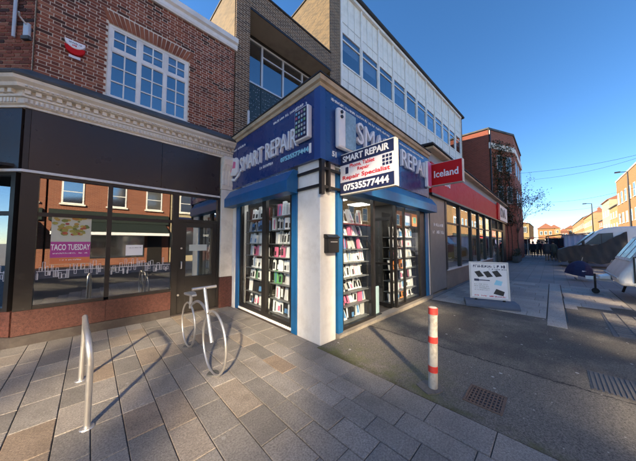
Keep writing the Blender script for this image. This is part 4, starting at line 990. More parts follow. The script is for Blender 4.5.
house('terrace_house', 'red brick terrace house across the road, nearer than the tall orange one', 26.45, 46, OY, 6.8, M['house_red'], ((4.0,5.5),), 7, 'pitch', depth=7)
house('sun_blocking_building', 'unseen tall brick building across the side street, added to block the sun', -22, -6.8, 10.0, 11.0, M['house_red'], ((4.2,5.8),(7.2,8.7)), 5, depth=-16, cat='building')  # out of view, added to keep the low sun off the near paving
house('orange_brick_block', 'tall sunlit orange brick block at the right edge behind the caravan', 56, 79, OY, 14.2, M['house_orange'], ((5.4,7.4),(9.3,11.6)), 7, ww_=1.3, cat='building', depth=14)
house('terrace_house', 'lower sunlit yellow house just left of the orange block', 79.1, 88.5, OY, 9.6, M['house_yellow'], ((4.4,5.8),(7.0,8.3)), 3, 'pitch', 'slate', shop='red')
house('terrace_house', 'cream house with red roof in the far terrace', 88.6, 100, OY, 12.0, M['house_cream'], ((4.6,6.1),(8.0,9.5)), 3, 'pitch', 'tile', shop='navy')
house('terrace_house', 'dark roofed far house behind the street lamp', 100.1, 118, OY-1, 8.3, M['house_red'], ((4.4,5.8),(6.4,7.6)), 5, 'pitch', 'slate')
house('terrace_house', 'yellow far terrace house with chimney left of the street lamp', 118.1, 152, OY, 11.5, M['house_yellow'], ((4.4,6.2),(7.6,9.3)), 7, 'pitch', 'tile', shop='navy')
house('terrace_house', 'farthest of the orange brick terraces on the right', 152.1, 230, OY, 12.5, M['house_orange'], ((4.4,6.4),(8.0,10.0)), 12, 'pitch', 'slate', shop='red')
M['far_red_x'] = brick_tex_mat('far_red_brick', (.22,.09,.05), (.16,.06,.035), (.26,.18,.12), 'x')
# far end of the left side
fy = thing('far_house', 'sunlit yellow house end wall beyond the red brick building on the left', 'house', (60, 6, 0))
obj('wall', MB().box(58.6, 75, 2.95, 12, 0, 5.15), brick_tex_mat('far_yellow_brick', (.36,.27,.12), (.30,.21,.085), (.34,.30,.21), 'x'), fy)
obj('roof', MB().prism([(2.8,5.15),(7.5,6.3),(12.1,5.15)], 58.4, 75.2, 'x'), M['tile'], fy)
for yy in (3.3, 4.4):
    f = obj('window', MB().box(58.5, 58.6, yy, yy+.6, 3.4, 4.5), M['white'], fy); obj('pane', MB().box(58.47, 58.499, yy+.07, yy+.53, 3.47, 4.43), M['car_glass'], f)
for k, (x0, y1, h) in enumerate(((150, 4.5, 8), (210, 1.5, 10.5), (250, -3.5, 9.5), (255, -7.5, 12))):
    house2 = thing('far_house', ('far low house with tiled roof closing the street on the left', 'yellow far house in the middle of the closed street end', 'brick far house right of the street end middle', 'tall far house beside the end of the right terrace')[k], 'house', (x0, y1, 0))
    obj('wall', MB().box(x0, x0+12, y1-5.5, y1, 0, h), (M['house_orange'], M['house_yellow'], M['far_red_x'], M['house_orange'])[k], house2)
    obj('roof', MB().prism([(y1+.3,h),(y1-2.75,h+2.4),(y1-5.8,h)], x0-.3, x0+12, 'x'), M['tile'], house2)
    for j in range(3):
        f = obj('window', MB().box(x0-.06, x0-.001, y1-1.6-1.5*j, y1-.7-1.5*j, h-3, h-1.3), M['white'], house2); obj('pane', MB().box(x0-.09, x0-.061, y1-1.5-1.5*j, y1-.8-1.5*j, h-2.9, h-1.4), M['car_glass'], house2)

# ------------------------------------------------------------------ street furniture
M['cover_brick'] = piece_mat('cover_inlay', [(0,(.13,.12,.11)),(1,(.20,.185,.165))], .7, .4, 120, .3, .2)
bo = thing('bollard', 'leaning white bollard with three red bands beside the drain grate', 'bollard', (2.66, .95, 0), world=False)
def ly(z): return (.012*z, -.020*z, z)
obj('post', MB().tube([ly(z) for z in (-.02, .3, .6, .84)], [.047,.046,.045,.045], 18).tube([ly(.84), ly(.852)], [.045,.03], 18), M['galv'], bo, smooth=True)
for (a, b) in ((.17,.235), (.475,.54), (.775,.843)): obj('red_band', MB().tube([ly(a), ly(b)], [.0485,.0475], 18), M['red_tape'], bo, smooth=True)
obj('concrete_collar', MB().prism([(.13*math.cos(t*.7)*random.uniform(.8,1.15)-.02, .12*math.sin(t*.7)*random.uniform(.8,1.15)+.03) for t in range(9)], -.02, .006, 'z'), M['cover_brick'], bo)
dg_ = thing('drain_grate', 'rusty square drain grate sunk in the asphalt beside the bollard', 'drain grate', (2.85, .525, 0))
iron = pm('rusty_cast_iron', (.15,.095,.065), .7, .35, 30, .3, 90)
obj('frame', MB().box(2.675, 3.025, .37, .39, -.02, .003).box(2.675, 3.025, .66, .68, -.02, .003).box(2.675, 2.695, .39, .66, -.02, .0032).box(3.005, 3.025, .39, .66, -.02, .0032), iron, dg_)
obj('pit', MB().box(2.695, 3.005, .39, .66, -.0038, -.0030), M['black_metal'], dg_)
for k in range(9): obj('bar', MB().box(2.695, 3.005, .392+.0305*k+.006, .392+.0305*k+.018, -.0035, .0022), iron, dg_)
for k in range(6): obj('cross_bar', MB().box(2.72+.052*k, 2.738+.052*k, .391, .659, -.0032, .0012), iron, dg_)
c1 = thing('access_cover', 'ribbed grey metal access cover in the asphalt at the right edge', 'access cover', (4.1, -.6, 0))
obj('plate', MB().box(3.84, 4.36, -1.0, -.24, -.02, .000), pm('worn_steel_plate', (.115,.105,.095), .6, .3, 20, .3, 80, metal=.15), c1)
rm = bpy.data.materials['worn_steel_plate']
for k in range(20): obj('rib', MB().box(3.86, 4.34, -.275-.037*k, -.257-.037*k, .0005, .006), rm, c1)
c2 = thing('access_cover', 'long recessed cover with ribbed brick inlay at the right, nearer the caravan', 'access cover', (7.2, -1.1, 0))
obj('tray', MB().prism([(6.2,-.66),(8.1,-.70),(8.1,-1.75),(6.2,-1.75)], -.02, .001, 'z'), pm('cover_tray', (.11,.105,.10), .7, .2, 20), c2)
for k in range(14):
    for j in range(5): obj('inlay_brick', MB().slab(6.24+.135*k, 6.34+.135*k, -.90-.2*j, -.72-.2*j, .0, .010, .004, random.random()), M['cover_brick'], c2)
# A-board
ab = thing('a_board', 'white framed swinger pavement sign with phone pictures outside the supermarket', 'pavement sign', (7.0, 1.12, 0), R(-72), world=False)
# local x along the board, local -y faces the camera
def tl(x, y, z): return (x, y + .10*(z-.2), z)
bp = MB(); W2 = .40
for (a, b, z0, z1) in ((-W2, W2, .16, .20), (-W2, W2, 1.02, 1.06), (-W2, -W2+.04, .20, 1.02), (W2-.04, W2, .20, 1.02)):
    bp.box(a, b, -.015, .02, z0, z1)
bp.v = [tl(*v) for v in bp.v]; obj('frame', bp, M['alu'], ab)
def board_mb(mb): mb.v = [tl(*v) for v in mb.v]; return mb
obj('poster', board_mb(MB().box(-W2+.04, W2-.04, -.006, .006, .20, 1.02)), M['letter_white'], ab)
LF = ((1,0,0),(0,0,1),(0,-1,0))
def amark(w_, h_, x, z, mat, seed, name='small_print'):
    obj(name, board_mb(place_mb(scribble(w_, h_, .003, seed), (x, -.0065, z), *LF)), mat, ab, kind='stuff')
amark(.62, .07, -.31, .92, M['navy'], 41); amark(.36, .03, -.0, .87, M['navy'], 42)
for k, (x, z) in enumerate(((-.29,.68),(-.11,.68),(.07,.70))):
    obj('tablet_picture', board_mb(MB().prism([(x,z+.13),(x+.11,z+.16),(x+.20,z+.03),(x+.08,z)], -.010, -.0065, 'y')), M['black_metal'], ab)
obj('cable_picture', board_mb(MB().box(-.27,.02,-.010,-.0065,.60,.622).box(-.3,-.2,-.011,-.0066,.585,.64)), M['navy'], ab)
obj('laptop_picture', board_mb(MB().prism([(.08,.30),(.27,.26),(.30,.36),(.14,.42)], -.010,-.0065,'y')), M['black_metal'], ab)
obj('blue_picture', board_mb(MB().prism([(.10,.52),(.24,.50),(.27,.60),(.15,.63)], -.010,-.0065,'y')), M['cyan'], ab)
for k in range(4): amark(.30, .022, -.30, .50-.045*k, M['galv'], 50+k)
amark(.62, .035, -.31, .22, M['red_print'], 57)
obj('base', MB().prism([(-.28,.0),(.28,.0),(.28,.06),(.18,.13),(-.18,.13),(-.28,.06)], -.52, .52, 'x'), pm('grey_plastic_base', (.10,.125,.17), .6, .15, 8), ab, bevel=.012)
for x in (-.28, .28): obj('spring', MB().tube([(x, 0, .13), (x, 0, .165)], .03, 10), M['black_metal'], ab)
# hoop cycle stand
cs = thing('cycle_stand', 'tall steel hoop cycle stand on the paving in front of the dark shopfront', 'cycle stand', (.0, 3.4, 0), world=False)
HZ, R0 = .74, .20
pts = [(.03,-.61,-.02),(.03,-.61,HZ-R0)] + [(.03-.03*(k/8), -.61+R0-R0*math.cos(k/8*math.pi/2), HZ-R0+R0*math.sin(k/8*math.pi/2)) for k in range(1,9)]
pts += [(-.02, .38-R0+R0*math.sin(k/8*math.pi/2), HZ-R0+R0*math.cos(k/8*math.pi/2)) for k in range(0,9)] + [(-.03, .38, -.02)]
obj('hoop', MB().tube(pts, .023, 14), M['steel'], cs, smooth=True)
for (x, y) in ((.03,-.61),(-.03,.38)): obj('collar', MB().lathe([(.05,0),(.045,.008)], x, y, 14), M['steel'], cs)
# bicycle shaped stand
bk = thing('bicycle_shaped_stand', 'stainless steel cycle stand shaped like a small bicycle', 'cycle stand', (1.08, 3.37, 0), world=False)
def ring(cy_, r, z): return [(0, cy_ + r*math.cos(k*2*math.pi/48), z + r*math.sin(k*2*math.pi/48)) for k in range(48)]
obj('front_wheel', MB().tube(ring(-.50, .355, .362), .0135, 10, closed=True), M['steel'], bk, smooth=True)
obj('rear_wheel', MB().tube(ring(.50, .315, .325), .0135, 10, closed=True), M['steel'], bk, smooth=True)
obj('top_tube', MB().tube([(0, .44, .60)] + [(0, .44-.70*(k/12), .60+.14*math.sin(k/12*math.pi*.85)) for k in range(1,13)], .018, 10), M['steel'], bk, smooth=True)
obj('fork', MB().tube([(.0,-.44,.34), (.0,-.28,.66), (0,-.15,.955)], .021, 12), M['steel'], bk, smooth=True)
obj('handlebar', MB().tube([(-.15,-.15,.955),(.15,-.15,.955)], .02, 12), M['steel'], bk, smooth=True)
obj('seat_post', MB().tube([(0,.42,.58),(0,.40,.78)], .022, 12), M['steel'], bk, smooth=True)
obj('saddle', MB().prism([(-.03,.24),(.03,.24),(.075,.44),(.07,.52),(-.07,.52),(-.075,.44)], .775, .805, 'z'), M['steel'], bk, bevel=.01)
for y in (-.5, .5): obj('foot_plate', MB().lathe([(.07,0),(.06,.012)], 0, y, 14), M['lead'], bk)

# ------------------------------------------------------------------ street lamp, cables
sl = thing('street_lamp', 'tall grey street lamp with short arm in front of the far yellow terrace', 'street lamp', (73, -6, 0))
obj('column', MB().tube([(73,-6,0),(73,-6,4),(73,-6,9.55)], [.13,.10,.07], 10), M['black_metal'], sl, smooth=True)
obj('arm', MB().tube([(73,-6,9.5),(73,-5.2,9.6)], .06, 8), M['black_metal'], sl)
obj('lamp_head', MB().box(72.85, 73.15, -5.3, -4.75, 9.5, 9.68), M['black_metal'], sl)
sl2 = thing('street_lamp', 'dark street lamp in front of the orange brick block at the right edge', 'street lamp', (52, -7.6, 0))
obj('column', MB().tube([(52,-7.6,0),(52,-7.6,11.2)], [.12,.06], 10), M['black_metal'], sl2, smooth=True)
obj('arm', MB().tube([(52,-7.6,11.2),(52,-6.9,11.3)], .05, 8), M['black_metal'], sl2); obj('lamp_head', MB().box(51.85,52.15,-7.0,-6.5,11.22,11.38), M['black_metal'], sl2)
for k, (X, z0, z1, r_) in enumerate(((30, 8.4, 9.5, .012), (44, 10.4, 12.0, .015), (62, 9.4, 10.4, .017), (85, 10.2, 10.4, .02), (110, 8.0, 9.0, .022))):
    cb = MB(); pts = []
    for i in range(17):
        f = i/16; pts.append((X, 2.2 + (OY-2.2)*f, z0 + (z1-z0)*f - 1.2*math.sin(f*math.pi)*.6))
    cb.tube(pts, r_, 5)
    single('overhead_cable', cb, M['black_metal'], ('highest and nearest overhead cable across the street', 'second overhead cable across the street', 'third overhead cable from the top', 'fourth overhead cable, low over the far street', 'lowest and farthest overhead cable')[k], 'cable', (X, 2.2, z0))

# ------------------------------------------------------------------ tree and climber
def make_tree(loc, rnd, height, spread, bias, nleaf, label, trunk_r=.13):
    t_ = thing('street_tree', label, 'tree', loc, world=False)
    tw = MB(); lv = MB()
    ends = []
    def grow(p, d, ln, r, lev):
        pts = [p]; dd = d.copy()
        for i in range(4):
            dd = (dd + Vector((rnd.uniform(-.16,.16), rnd.uniform(-.16,.16), rnd.uniform(-.04,.12)))).normalized(); pts.append(pts[-1] + dd*ln/4)
        tw.tube(pts, [r, r*.9, r*.78, r*.68, r*.55], 6 if lev < 2 else 4, cap=False)
        if lev >= 2: ends.extend(pts[1:])
        if lev >= 4: return
        for i in range(3 if lev else 6):
            q_ = pts[rnd.choice((2,3,4))] if lev else pts[-1] if i < 2 else pts[rnd.choice((2,3,4))]
            nd = (dd*.7 + Vector((rnd.uniform(-1,1)*spread + bias[0], rnd.uniform(-1,1)*spread + bias[1], rnd.uniform(-.15,.75)))).normalized()
            grow(q_, nd, ln*rnd.uniform(.5,.72), r*.52, lev+1)
    grow(Vector((0,0,-.02)), Vector((0,0,1)), height*.5, trunk_r, 0)
    obj('trunk', tw, M['bark'], t_, smooth=True)
    for i in range(nleaf):
        p = rnd.choice(ends) + Vector((rnd.gauss(0,.12), rnd.gauss(0,.12), rnd.gauss(0,.12)))
        s_ = rnd.uniform(.05,.10); a = Vector((rnd.uniform(-1,1), rnd.uniform(-1,1), rnd.uniform(-.6,.6))).normalized(); b = a.orthogonal().normalized()
        lv.add([p, p+a*s_+b*s_*.4, p+a*s_*2, p+a*s_-b*s_*.4], [(0,1,2,3)])
    obj('crown', lv, M['leaf'], t_, kind='stuff')
make_tree((26.4, 1.98, 0), random.Random(33), 6.2, .75, (.05,-.20), 1500, 'sparse half-bare street tree in front of the red brick building', .05)
iv = thing('wall_climber', 'brown-green climbing plant spread over the red brick corner', 'plant', (24.6, 2.95, 0))
im = MB(); rnd = random.Random(5)
for i in range(5200):
    u = rnd.betavariate(1.5, 2.0)*cl; z = 3.0 + 7.2*rnd.random()**1.1
    if rnd.random() > .35 + .55*math.sin(u*2.2 + z*.9)**2: continue
    p = Vector(on_rb(u, z, .06 + rnd.random()*.28)); s_ = rnd.uniform(.05,.11); a = Vector((rnd.uniform(-1,1), rnd.uniform(-1,1), rnd.uniform(-1,.3))).normalized(); b = a.orthogonal().normalized()
    im.add([p, p+a*s_+b*s_*.5, p+a*s_*2, p+a*s_-b*s_*.5], [(0,1,2,3)])
obj('foliage', im, M['ivy'], iv, kind='stuff')
stm = MB()
for k in range(5): stm.tube([on_rb(.4+.5*k+.15*math.sin(i), i*1.0, .05) for i in range(10)], .03, 5)
obj('stem', stm, M['bark'], iv)
pl2 = thing('trough_planter', 'low plant trough at the foot of the red brick building', 'planter', (25.5, 2.0, 0))
obj('trough', MB().box(23.4, 26.2, 1.85, 2.2, 0, .45), M['lead'], pl2)
pf = MB()
for i in range(700):
    p = Vector((rnd.uniform(23.4,26.2), rnd.uniform(1.85,2.2), .45+.55*rnd.random()**1.5)); s_ = rnd.uniform(.03,.06); a = Vector((rnd.uniform(-1,1), rnd.uniform(-1,1), rnd.uniform(-.2,1))).normalized(); b = a.orthogonal().normalized()
    pf.add([p, p+a*s_+b*s_*.5, p+a*s_*2, p+a*s_-b*s_*.5], [(0,1,2,3)])
obj('leaves', pf, M['ivy'], pl2, kind='stuff')

# ------------------------------------------------------------------ caravan, van, umbrella
cv = thing('caravan', 'white touring caravan with sloping front, cut by the right edge', 'caravan', (10.9, -1.2, 0))
CP = [(-1.20,.42),(-1.17,.60),(-1.22,.74),(-1.83,1.78),(-2.08,2.24),(-2.4,2.48),(-2.9,2.56),(-6.2,2.56),(-6.6,2.3),(-6.75,.6),(-6.7,.42)]
o = obj('body', MB().prism(CP, 9.8, 12.0, 'x'), M['caravan'], cv, smooth=True, bevel=.09); o.modifiers[0].segments = 4
obj('stripe_decal', MB().prism([(-1.5,.72),(-1.9,.78),(-6.5,.78),(-6.5,.70)], 9.794, 9.799, 'x'), M['grey_vinyl'], cv)
obj('front_moulding', slope(9.86, 11.94, .05, .10, .002, .012), M['grey_vinyl'], cv) if False else None
def slope(u0, u1, f0, f1, d0, d1):
    a = Vector((0,-1.22,.74)); b = Vector((0,-1.83,1.78)); n_ = Vector((0,1.04,.61)).normalized(); vs = []
    for d in (d0, d1):
        for f in (f0, f1):
            for u in (u0, u1): p = a.lerp(b, f) + n_*d; vs.append((u, p.y, p.z))
    return MB().add(vs, [(0,1,3,2),(4,6,7,5),(0,2,6,4),(1,5,7,3),(0,4,5,1),(2,3,7,6)])
for (a, b) in ((9.95,10.5),(10.56,11.24),(11.30,11.85)):
    f = obj('front_window', slope(a, b, .30, .92, .003, .03), M['caravan'], cv); obj('pane', slope(a+.05, b-.05, .36, .87, .031, .036), M['car_glass'], f)
obj('trim_strip', MB().box(9.79, 12.01, -1.165, -1.150, .60, .64), M['alu'], cv)
obj('locker_door', MB().box(9.785, 9.798, -2.3, -1.45, .55, 1.15), M['van_white'], cv, bevel=.004); obj('locker_outline', MB().box(9.7865, 9.7985, -2.33, -1.42, .52, 1.18), M['black_metal'], cv)
sw = obj('side_window', MB().box(9.78, 9.799, -3.9, -2.6, 1.25, 1.95), M['black_metal'], cv); obj('pane', MB().box(9.774, 9.7795, -3.85, -2.65, 1.3, 1.9), M['car_glass'], sw)
obj('hitch', MB().prism([(10.75,-1.2),(11.45,-1.2),(11.17,-.86),(11.07,-.86)], .40, .47, 'z').box(11.06,11.18,-.90,-.70,.41,.50), M['alu'], cv)
obj('gas_locker_cover', MB().prism([(-1.17,.471),(-.95,.471),(-.97,.54),(-1.17,.60)], 10.8, 11.4, 'x'), M['caravan'], cv, bevel=.02)
jw = obj('jockey_wheel', MB().tube([(11.02,-.88,.60),(11.02,-.88,.12)], .025, 8), M['black_metal'], cv); obj('wheel', MB().tube([(10.98,-.88,.08),(11.06,-.88,.08)], .08, 16), M['rubber'], jw, smooth=True)
for x in (9.95, 11.85):
    wh = obj('wheel', MB().tube([(x-.09,-4.4,.33),(x+.09,-4.4,.33)], .33, 24), M['rubber'], cv, smooth=True)
    if x < 10: obj('hub_cap', MB().tube([(x-.1,-4.4,.33),(x-.09,-4.4,.33)], .2, 18), M['alu'], wh)
obj('corner_steady', MB().tube([(10.1,-1.6,.42),(9.95,-1.5,0)], .03, 8).tube([(11.8,-1.6,.42),(11.9,-1.5,0)], .03, 8), M['black_metal'], cv)
vn = thing('van', 'white van half covered by a dark tarpaulin behind the caravan', 'van', (23, -3, 0))
VP_ = [(-.32,.40),(-.28,.75),(-.36,1.02),(-.95,1.24),(-1.15,1.36),(-1.95,2.22),(-2.25,2.42),(-2.7,2.48),(-5.3,2.46),(-5.45,2.3),(-5.5,.5),(-5.45,.38),(-.4,.36)]
vb = MB().prism(VP_, 22.0, 24.0, 'x'); vb.v = [(23 + (x-23)*(1-.07*max(0, z-1.2)), y, z) for x, y, z in vb.v]
o = obj('body', vb, M['van_white'], vn, smooth=True, bevel=.11); o.modifiers[0].segments = 4
for y in (-1.30, -2.62, -4.05): obj('door_seam', MB().box(21.972, 21.995, y-.008, y+.008, .5, 1.3), M['black_metal'], vn)
for y in (-1.1, -4.4): obj('wheel_arch', MB().tube([(21.99,y,.36),(22.2,y,.36)], .42, 22), M['black_metal'], vn)
obj('side_moulding', MB().box(21.965, 22.0, -4.0, -1.6, .68, .76), M['black_metal'], vn)
obj('windscreen', MB().prism([(-1.14,1.40),(-1.90,2.20),(-1.87,2.23),(-1.10,1.42)], 22.15, 23.85, 'x'), M['car_glass'], vn)
dw = obj('side_window', MB().prism([(-1.42,1.42),(-2.0,2.08),(-2.55,2.12),(-2.55,1.42)], 21.975, 21.999, 'x'), M['black_metal'], vn)
obj('pane', MB().prism([(-1.46,1.44),(-2.01,2.06),(-2.09,2.065),(-2.09,1.44)], 21.968, 21.974, 'x').prism([(-2.12,1.44),(-2.12,2.07),(-2.53,2.10),(-2.53,1.44)], 21.968, 21.974, 'x'), M['car_glass'], dw)
for (x, y) in ((22.08,-1.1),(23.9,-1.1),(22.08,-4.4),(23.9,-4.4)):
    wh = obj('wheel', MB().tube([(x-.1,y,.34),(x+.1,y,.34)], .34, 22), M['rubber'], vn, smooth=True); obj('hub', MB().tube([(x-.11,y,.34),(x-.1,y,.34)], .2, 16), M['alu'], wh)
obj('wing_mirror', MB().box(21.78,21.92,-1.42,-1.30,1.38,1.66), M['black_metal'], vn, bevel=.03)
obj('head_lamp', MB().box(22.05,22.35,-.335,-.26,.80,1.0), M['car_glass'], vn); obj('bumper', MB().box(21.97,24.03,-.5,-.22,.34,.62), M['black_metal'], vn, bevel=.03)
# tarpaulin: a sheet with folds hanging on the near flank and over the bonnet
def tarp_mb():
    nx, nz = 44, 16; mb = MB(); vs = []
    top = [(-.24,1.08),(-.5,1.16),(-.95,1.34),(-1.25,1.42),(-1.7,1.36),(-2.1,1.48),(-2.5,1.78),(-2.95,2.16),(-3.05,2.2)]
    def tz(y):
        for (a, za), (b, zb) in zip(top, top[1:]):
            if b <= y <= a: return za + (zb-za)*(a-y)/(a-b)
        return top[-1][1]
    for i in range(nx+1):
        y = -.24 - 2.81*i/nx
        for j in range(nz+1):
            f = j/nz; zb = .30 + .06*math.sin(y*7) + (.16 if y < -2.4 else 0); z = zb + (tz(y)-zb)*f
            x = 21.90 - .022*math.sin(y*9 + f*2.2)*(1-f*.5) - .04*math.sin(y*2.1+2.3*z) - .012*math.sin(y*17-5*z) - .06*(1-f); z += .025*math.sin(y*7)*f + .012*math.sin(y*23)*f
            vs.append((x, y, z))
    vs2 = [(x+.012, y, z) for x, y, z in vs]; m_ = nz+1; fs = []
    for i in range(nx):
        for j in range(nz): a = i*m_+j; fs.append((a, a+1, a+m_+1, a+m_)); b = a+len(vs); fs.append((b, b+m_, b+m_+1, b+1))
    o = len(vs); rim = [j for j in range(m_)] + [i*m_+nz for i in range(1,nx+1)] + [nx*m_+j for j in range(nz-1,-1,-1)] + [i*m_ for i in range(nx-1,0,-1)]
    for a, b in zip(rim, rim[1:]+rim[:1]): fs.append((a, b, b+o, a+o))
    return mb.add(vs+vs2, fs)
tp = thing('tarpaulin', 'dark grey tarpaulin hanging in folds over the flank of the white van', 'tarpaulin', (21.9, -1.6, .3))
obj('sheet', tarp_mb(), M['tarp'], tp, smooth=True)
obj('bonnet_cover', MB().prism([(-.20,.45),(-.19,.78),(-.27,1.08),(-.93,1.30),(-1.10,1.37),(-1.12,1.34),(-.95,1.265),(-.335,1.045),(-.262,.76),(-.262,.45)], 21.96, 24.04, 'x'), M['tarp'], tp, smooth=True, bevel=.05)
um = thing('umbrella', 'dark navy umbrella resting open on the paving beside the caravan hitch', 'umbrella', (14.6, -.68, 0), world=False)
um.rotation_euler = (R(10), R(-6), R(20)); cm = MB(); NR, NS = 8, 7; vs = [(0,0,.80)]
for j in range(1, NS+1):
    for k in range(NR*4):
        t_ = 2*math.pi*k/(NR*4); f = j/NS; sc_ = 1 - .05*f*(1-abs(((k/4) % 1)*2-1))*2
        r_ = .43*math.sin(f*math.pi/2)*sc_; vs.append((r_*math.cos(t_), r_*math.sin(t_),   .80 - .60*f**1.7))
m_ = NR*4; fs_ = [(0, 1+k, 1+(k+1) % m_) for k in range(m_)] + [(1+(j-1)*m_+k, 1+j*m_+k, 1+j*m_+(k+1) % m_, 1+(j-1)*m_+(k+1) % m_) for j in range(1, NS) for k in range(m_)]
co = obj('canopy', cm.add(vs, fs_), M['tarp_navy'], um); sol = co.modifiers.new('solidify', 'SOLIDIFY'); sol.thickness = .006
obj('pole', MB().tube([(0,0,.0),(0,0,.80)], .012, 8).tube([(0,0,.81),(0,0,.95)], .009, 8), M['steel'], um)
obj('handle', MB().tube([(0,0,.01),(0,.04,.012),(0,.07,.03),(0,.075,.07)], .014, 8), M['black_metal'], um)
obj('white_motif', MB().prism([(-.16,.40),(-.08,.44),(-.0,.40),(-.04,.37),(-.12,.37)], -.445, -.435, 'x') if False else MB().box(-.392,-.380,-.02,.09,.40,.445), M['letter_white'], um)

# ------------------------------------------------------------------ market stalls and people
def stall(x, y, w_, d_, h, canm, label, side=None, goods_m=None, seed=0):
    t_ = thing('market_stall', label, 'market stall', (x, y, 0), 0)
    for (a, b) in ((0,0),(d_,0),(0,-w_),(d_,-w_)): obj('pole', MB().tube([(x+a,y+b,0),(x+a,y+b,h)], .03, 6), M['alu'], t_)
    obj('canopy', MB().prism([(y+.15,h),(y-w_/2,h+.16),(y-w_-.15,h),(y-w_-.15,h-.2),(y-w_-.12,h-.2),(y-w_-.12,h-.02),(y-w_/2,h+.12),(y+.12,h-.02),(y+.12,h-.2),(y+.15,h-.2)], x-.2, x+d_+.2, 'x'), canm, t_)
    obj('counter', MB().box(x+.1, x+d_-.1, y-w_+.1, y-.1, .72, .78), M['bark'], t_); obj('counter_cloth', MB().box(x+.08, x+.1, y-w_+.1, y-.1, .1, .78).box(x+.1, x+d_, y-.1, y-.08, .1, .78), canm, t_)
    if side:
        mb = MB(); vs = []; n_ = 36
        for i in range(n_+1):
            f = i/n_; yy = y + .1 - (w_+.2)*f; xx = x - .05 + .05*math.sin(f*math.pi*2*9)
            vs += [(xx, yy, .1), (xx, yy, h)]
        fs = [(2*i, 2*i+2, 2*i+3, 2*i+1) for i in range(n_)]
        c_ = obj('curtain', mb.add(vs, fs), side, t_, smooth=True); so = c_.modifiers.new('solidify', 'SOLIDIFY'); so.thickness = .01
    rnd = random.Random(seed); g_ = MB()
    for i in range(26): a = rnd.uniform(x+.15, x+d_-.3); b = rnd.uniform(y-w_+.15, y-.3); s_ = rnd.uniform(.1,.22); g_.box(a, a+s_, b, b+s_, .781, .781+rnd.uniform(.08,.3))
    for i in range(40): a = rnd.uniform(x, x+d_); b = rnd.uniform(y-w_, y); g_.box(a, a+.04, b-.2, b+.2, rnd.uniform(1.1,1.3), 1.95)
    obj('goods', g_, goods_m or bpy.data.materials['stock_mix'], t_, kind='stuff')
stripe = pm('pale_striped_curtain', (.52,.50,.58), .7, .1, 3)
stall(27.2, -.80, 2.6, 2.4, 2.15, pm('grey_white_canvas', (.52,.51,.55), .7, .15, 3), 'market stall with pale striped curtain just behind the van', stripe, seed=1)
cloth = piece_mat('hanging_clothes', [(0,(.02,.02,.03)),(.4,(.03,.03,.05)),(.7,(.12,.04,.06)),(1,(.2,.15,.15))], .8, .1, 30, 0, .2)
stall(31.0, .25, 1.6, 3.0, 2.15, M['tarp'], 'dark clothes stall left of the pale striped stall', None, cloth, 2)
redc = pm('red_canvas', (.25,.02,.03), .7, .15, 3)
stall(42, 3.0, 2.4, 2.5, 2.1, M['tarp'], 'dark canopied stall at the far left of the market', None, piece_mat('red_white_goods', [(0,(.5,.04,.05)),(.5,(.7,.65,.6)),(1,(.1,.05,.05))], .8, .1, 30, 0, .2), 3)
stall(46, .2, 2.4, 2.5, 2.2, redc, 'red canopied stall in the middle of the far market', None, None, 4)
stall(50, -2.4, 3.0, 2.5, 2.2, M['tarp_navy'], 'navy canopied stall at the far right of the market', None, None, 5)

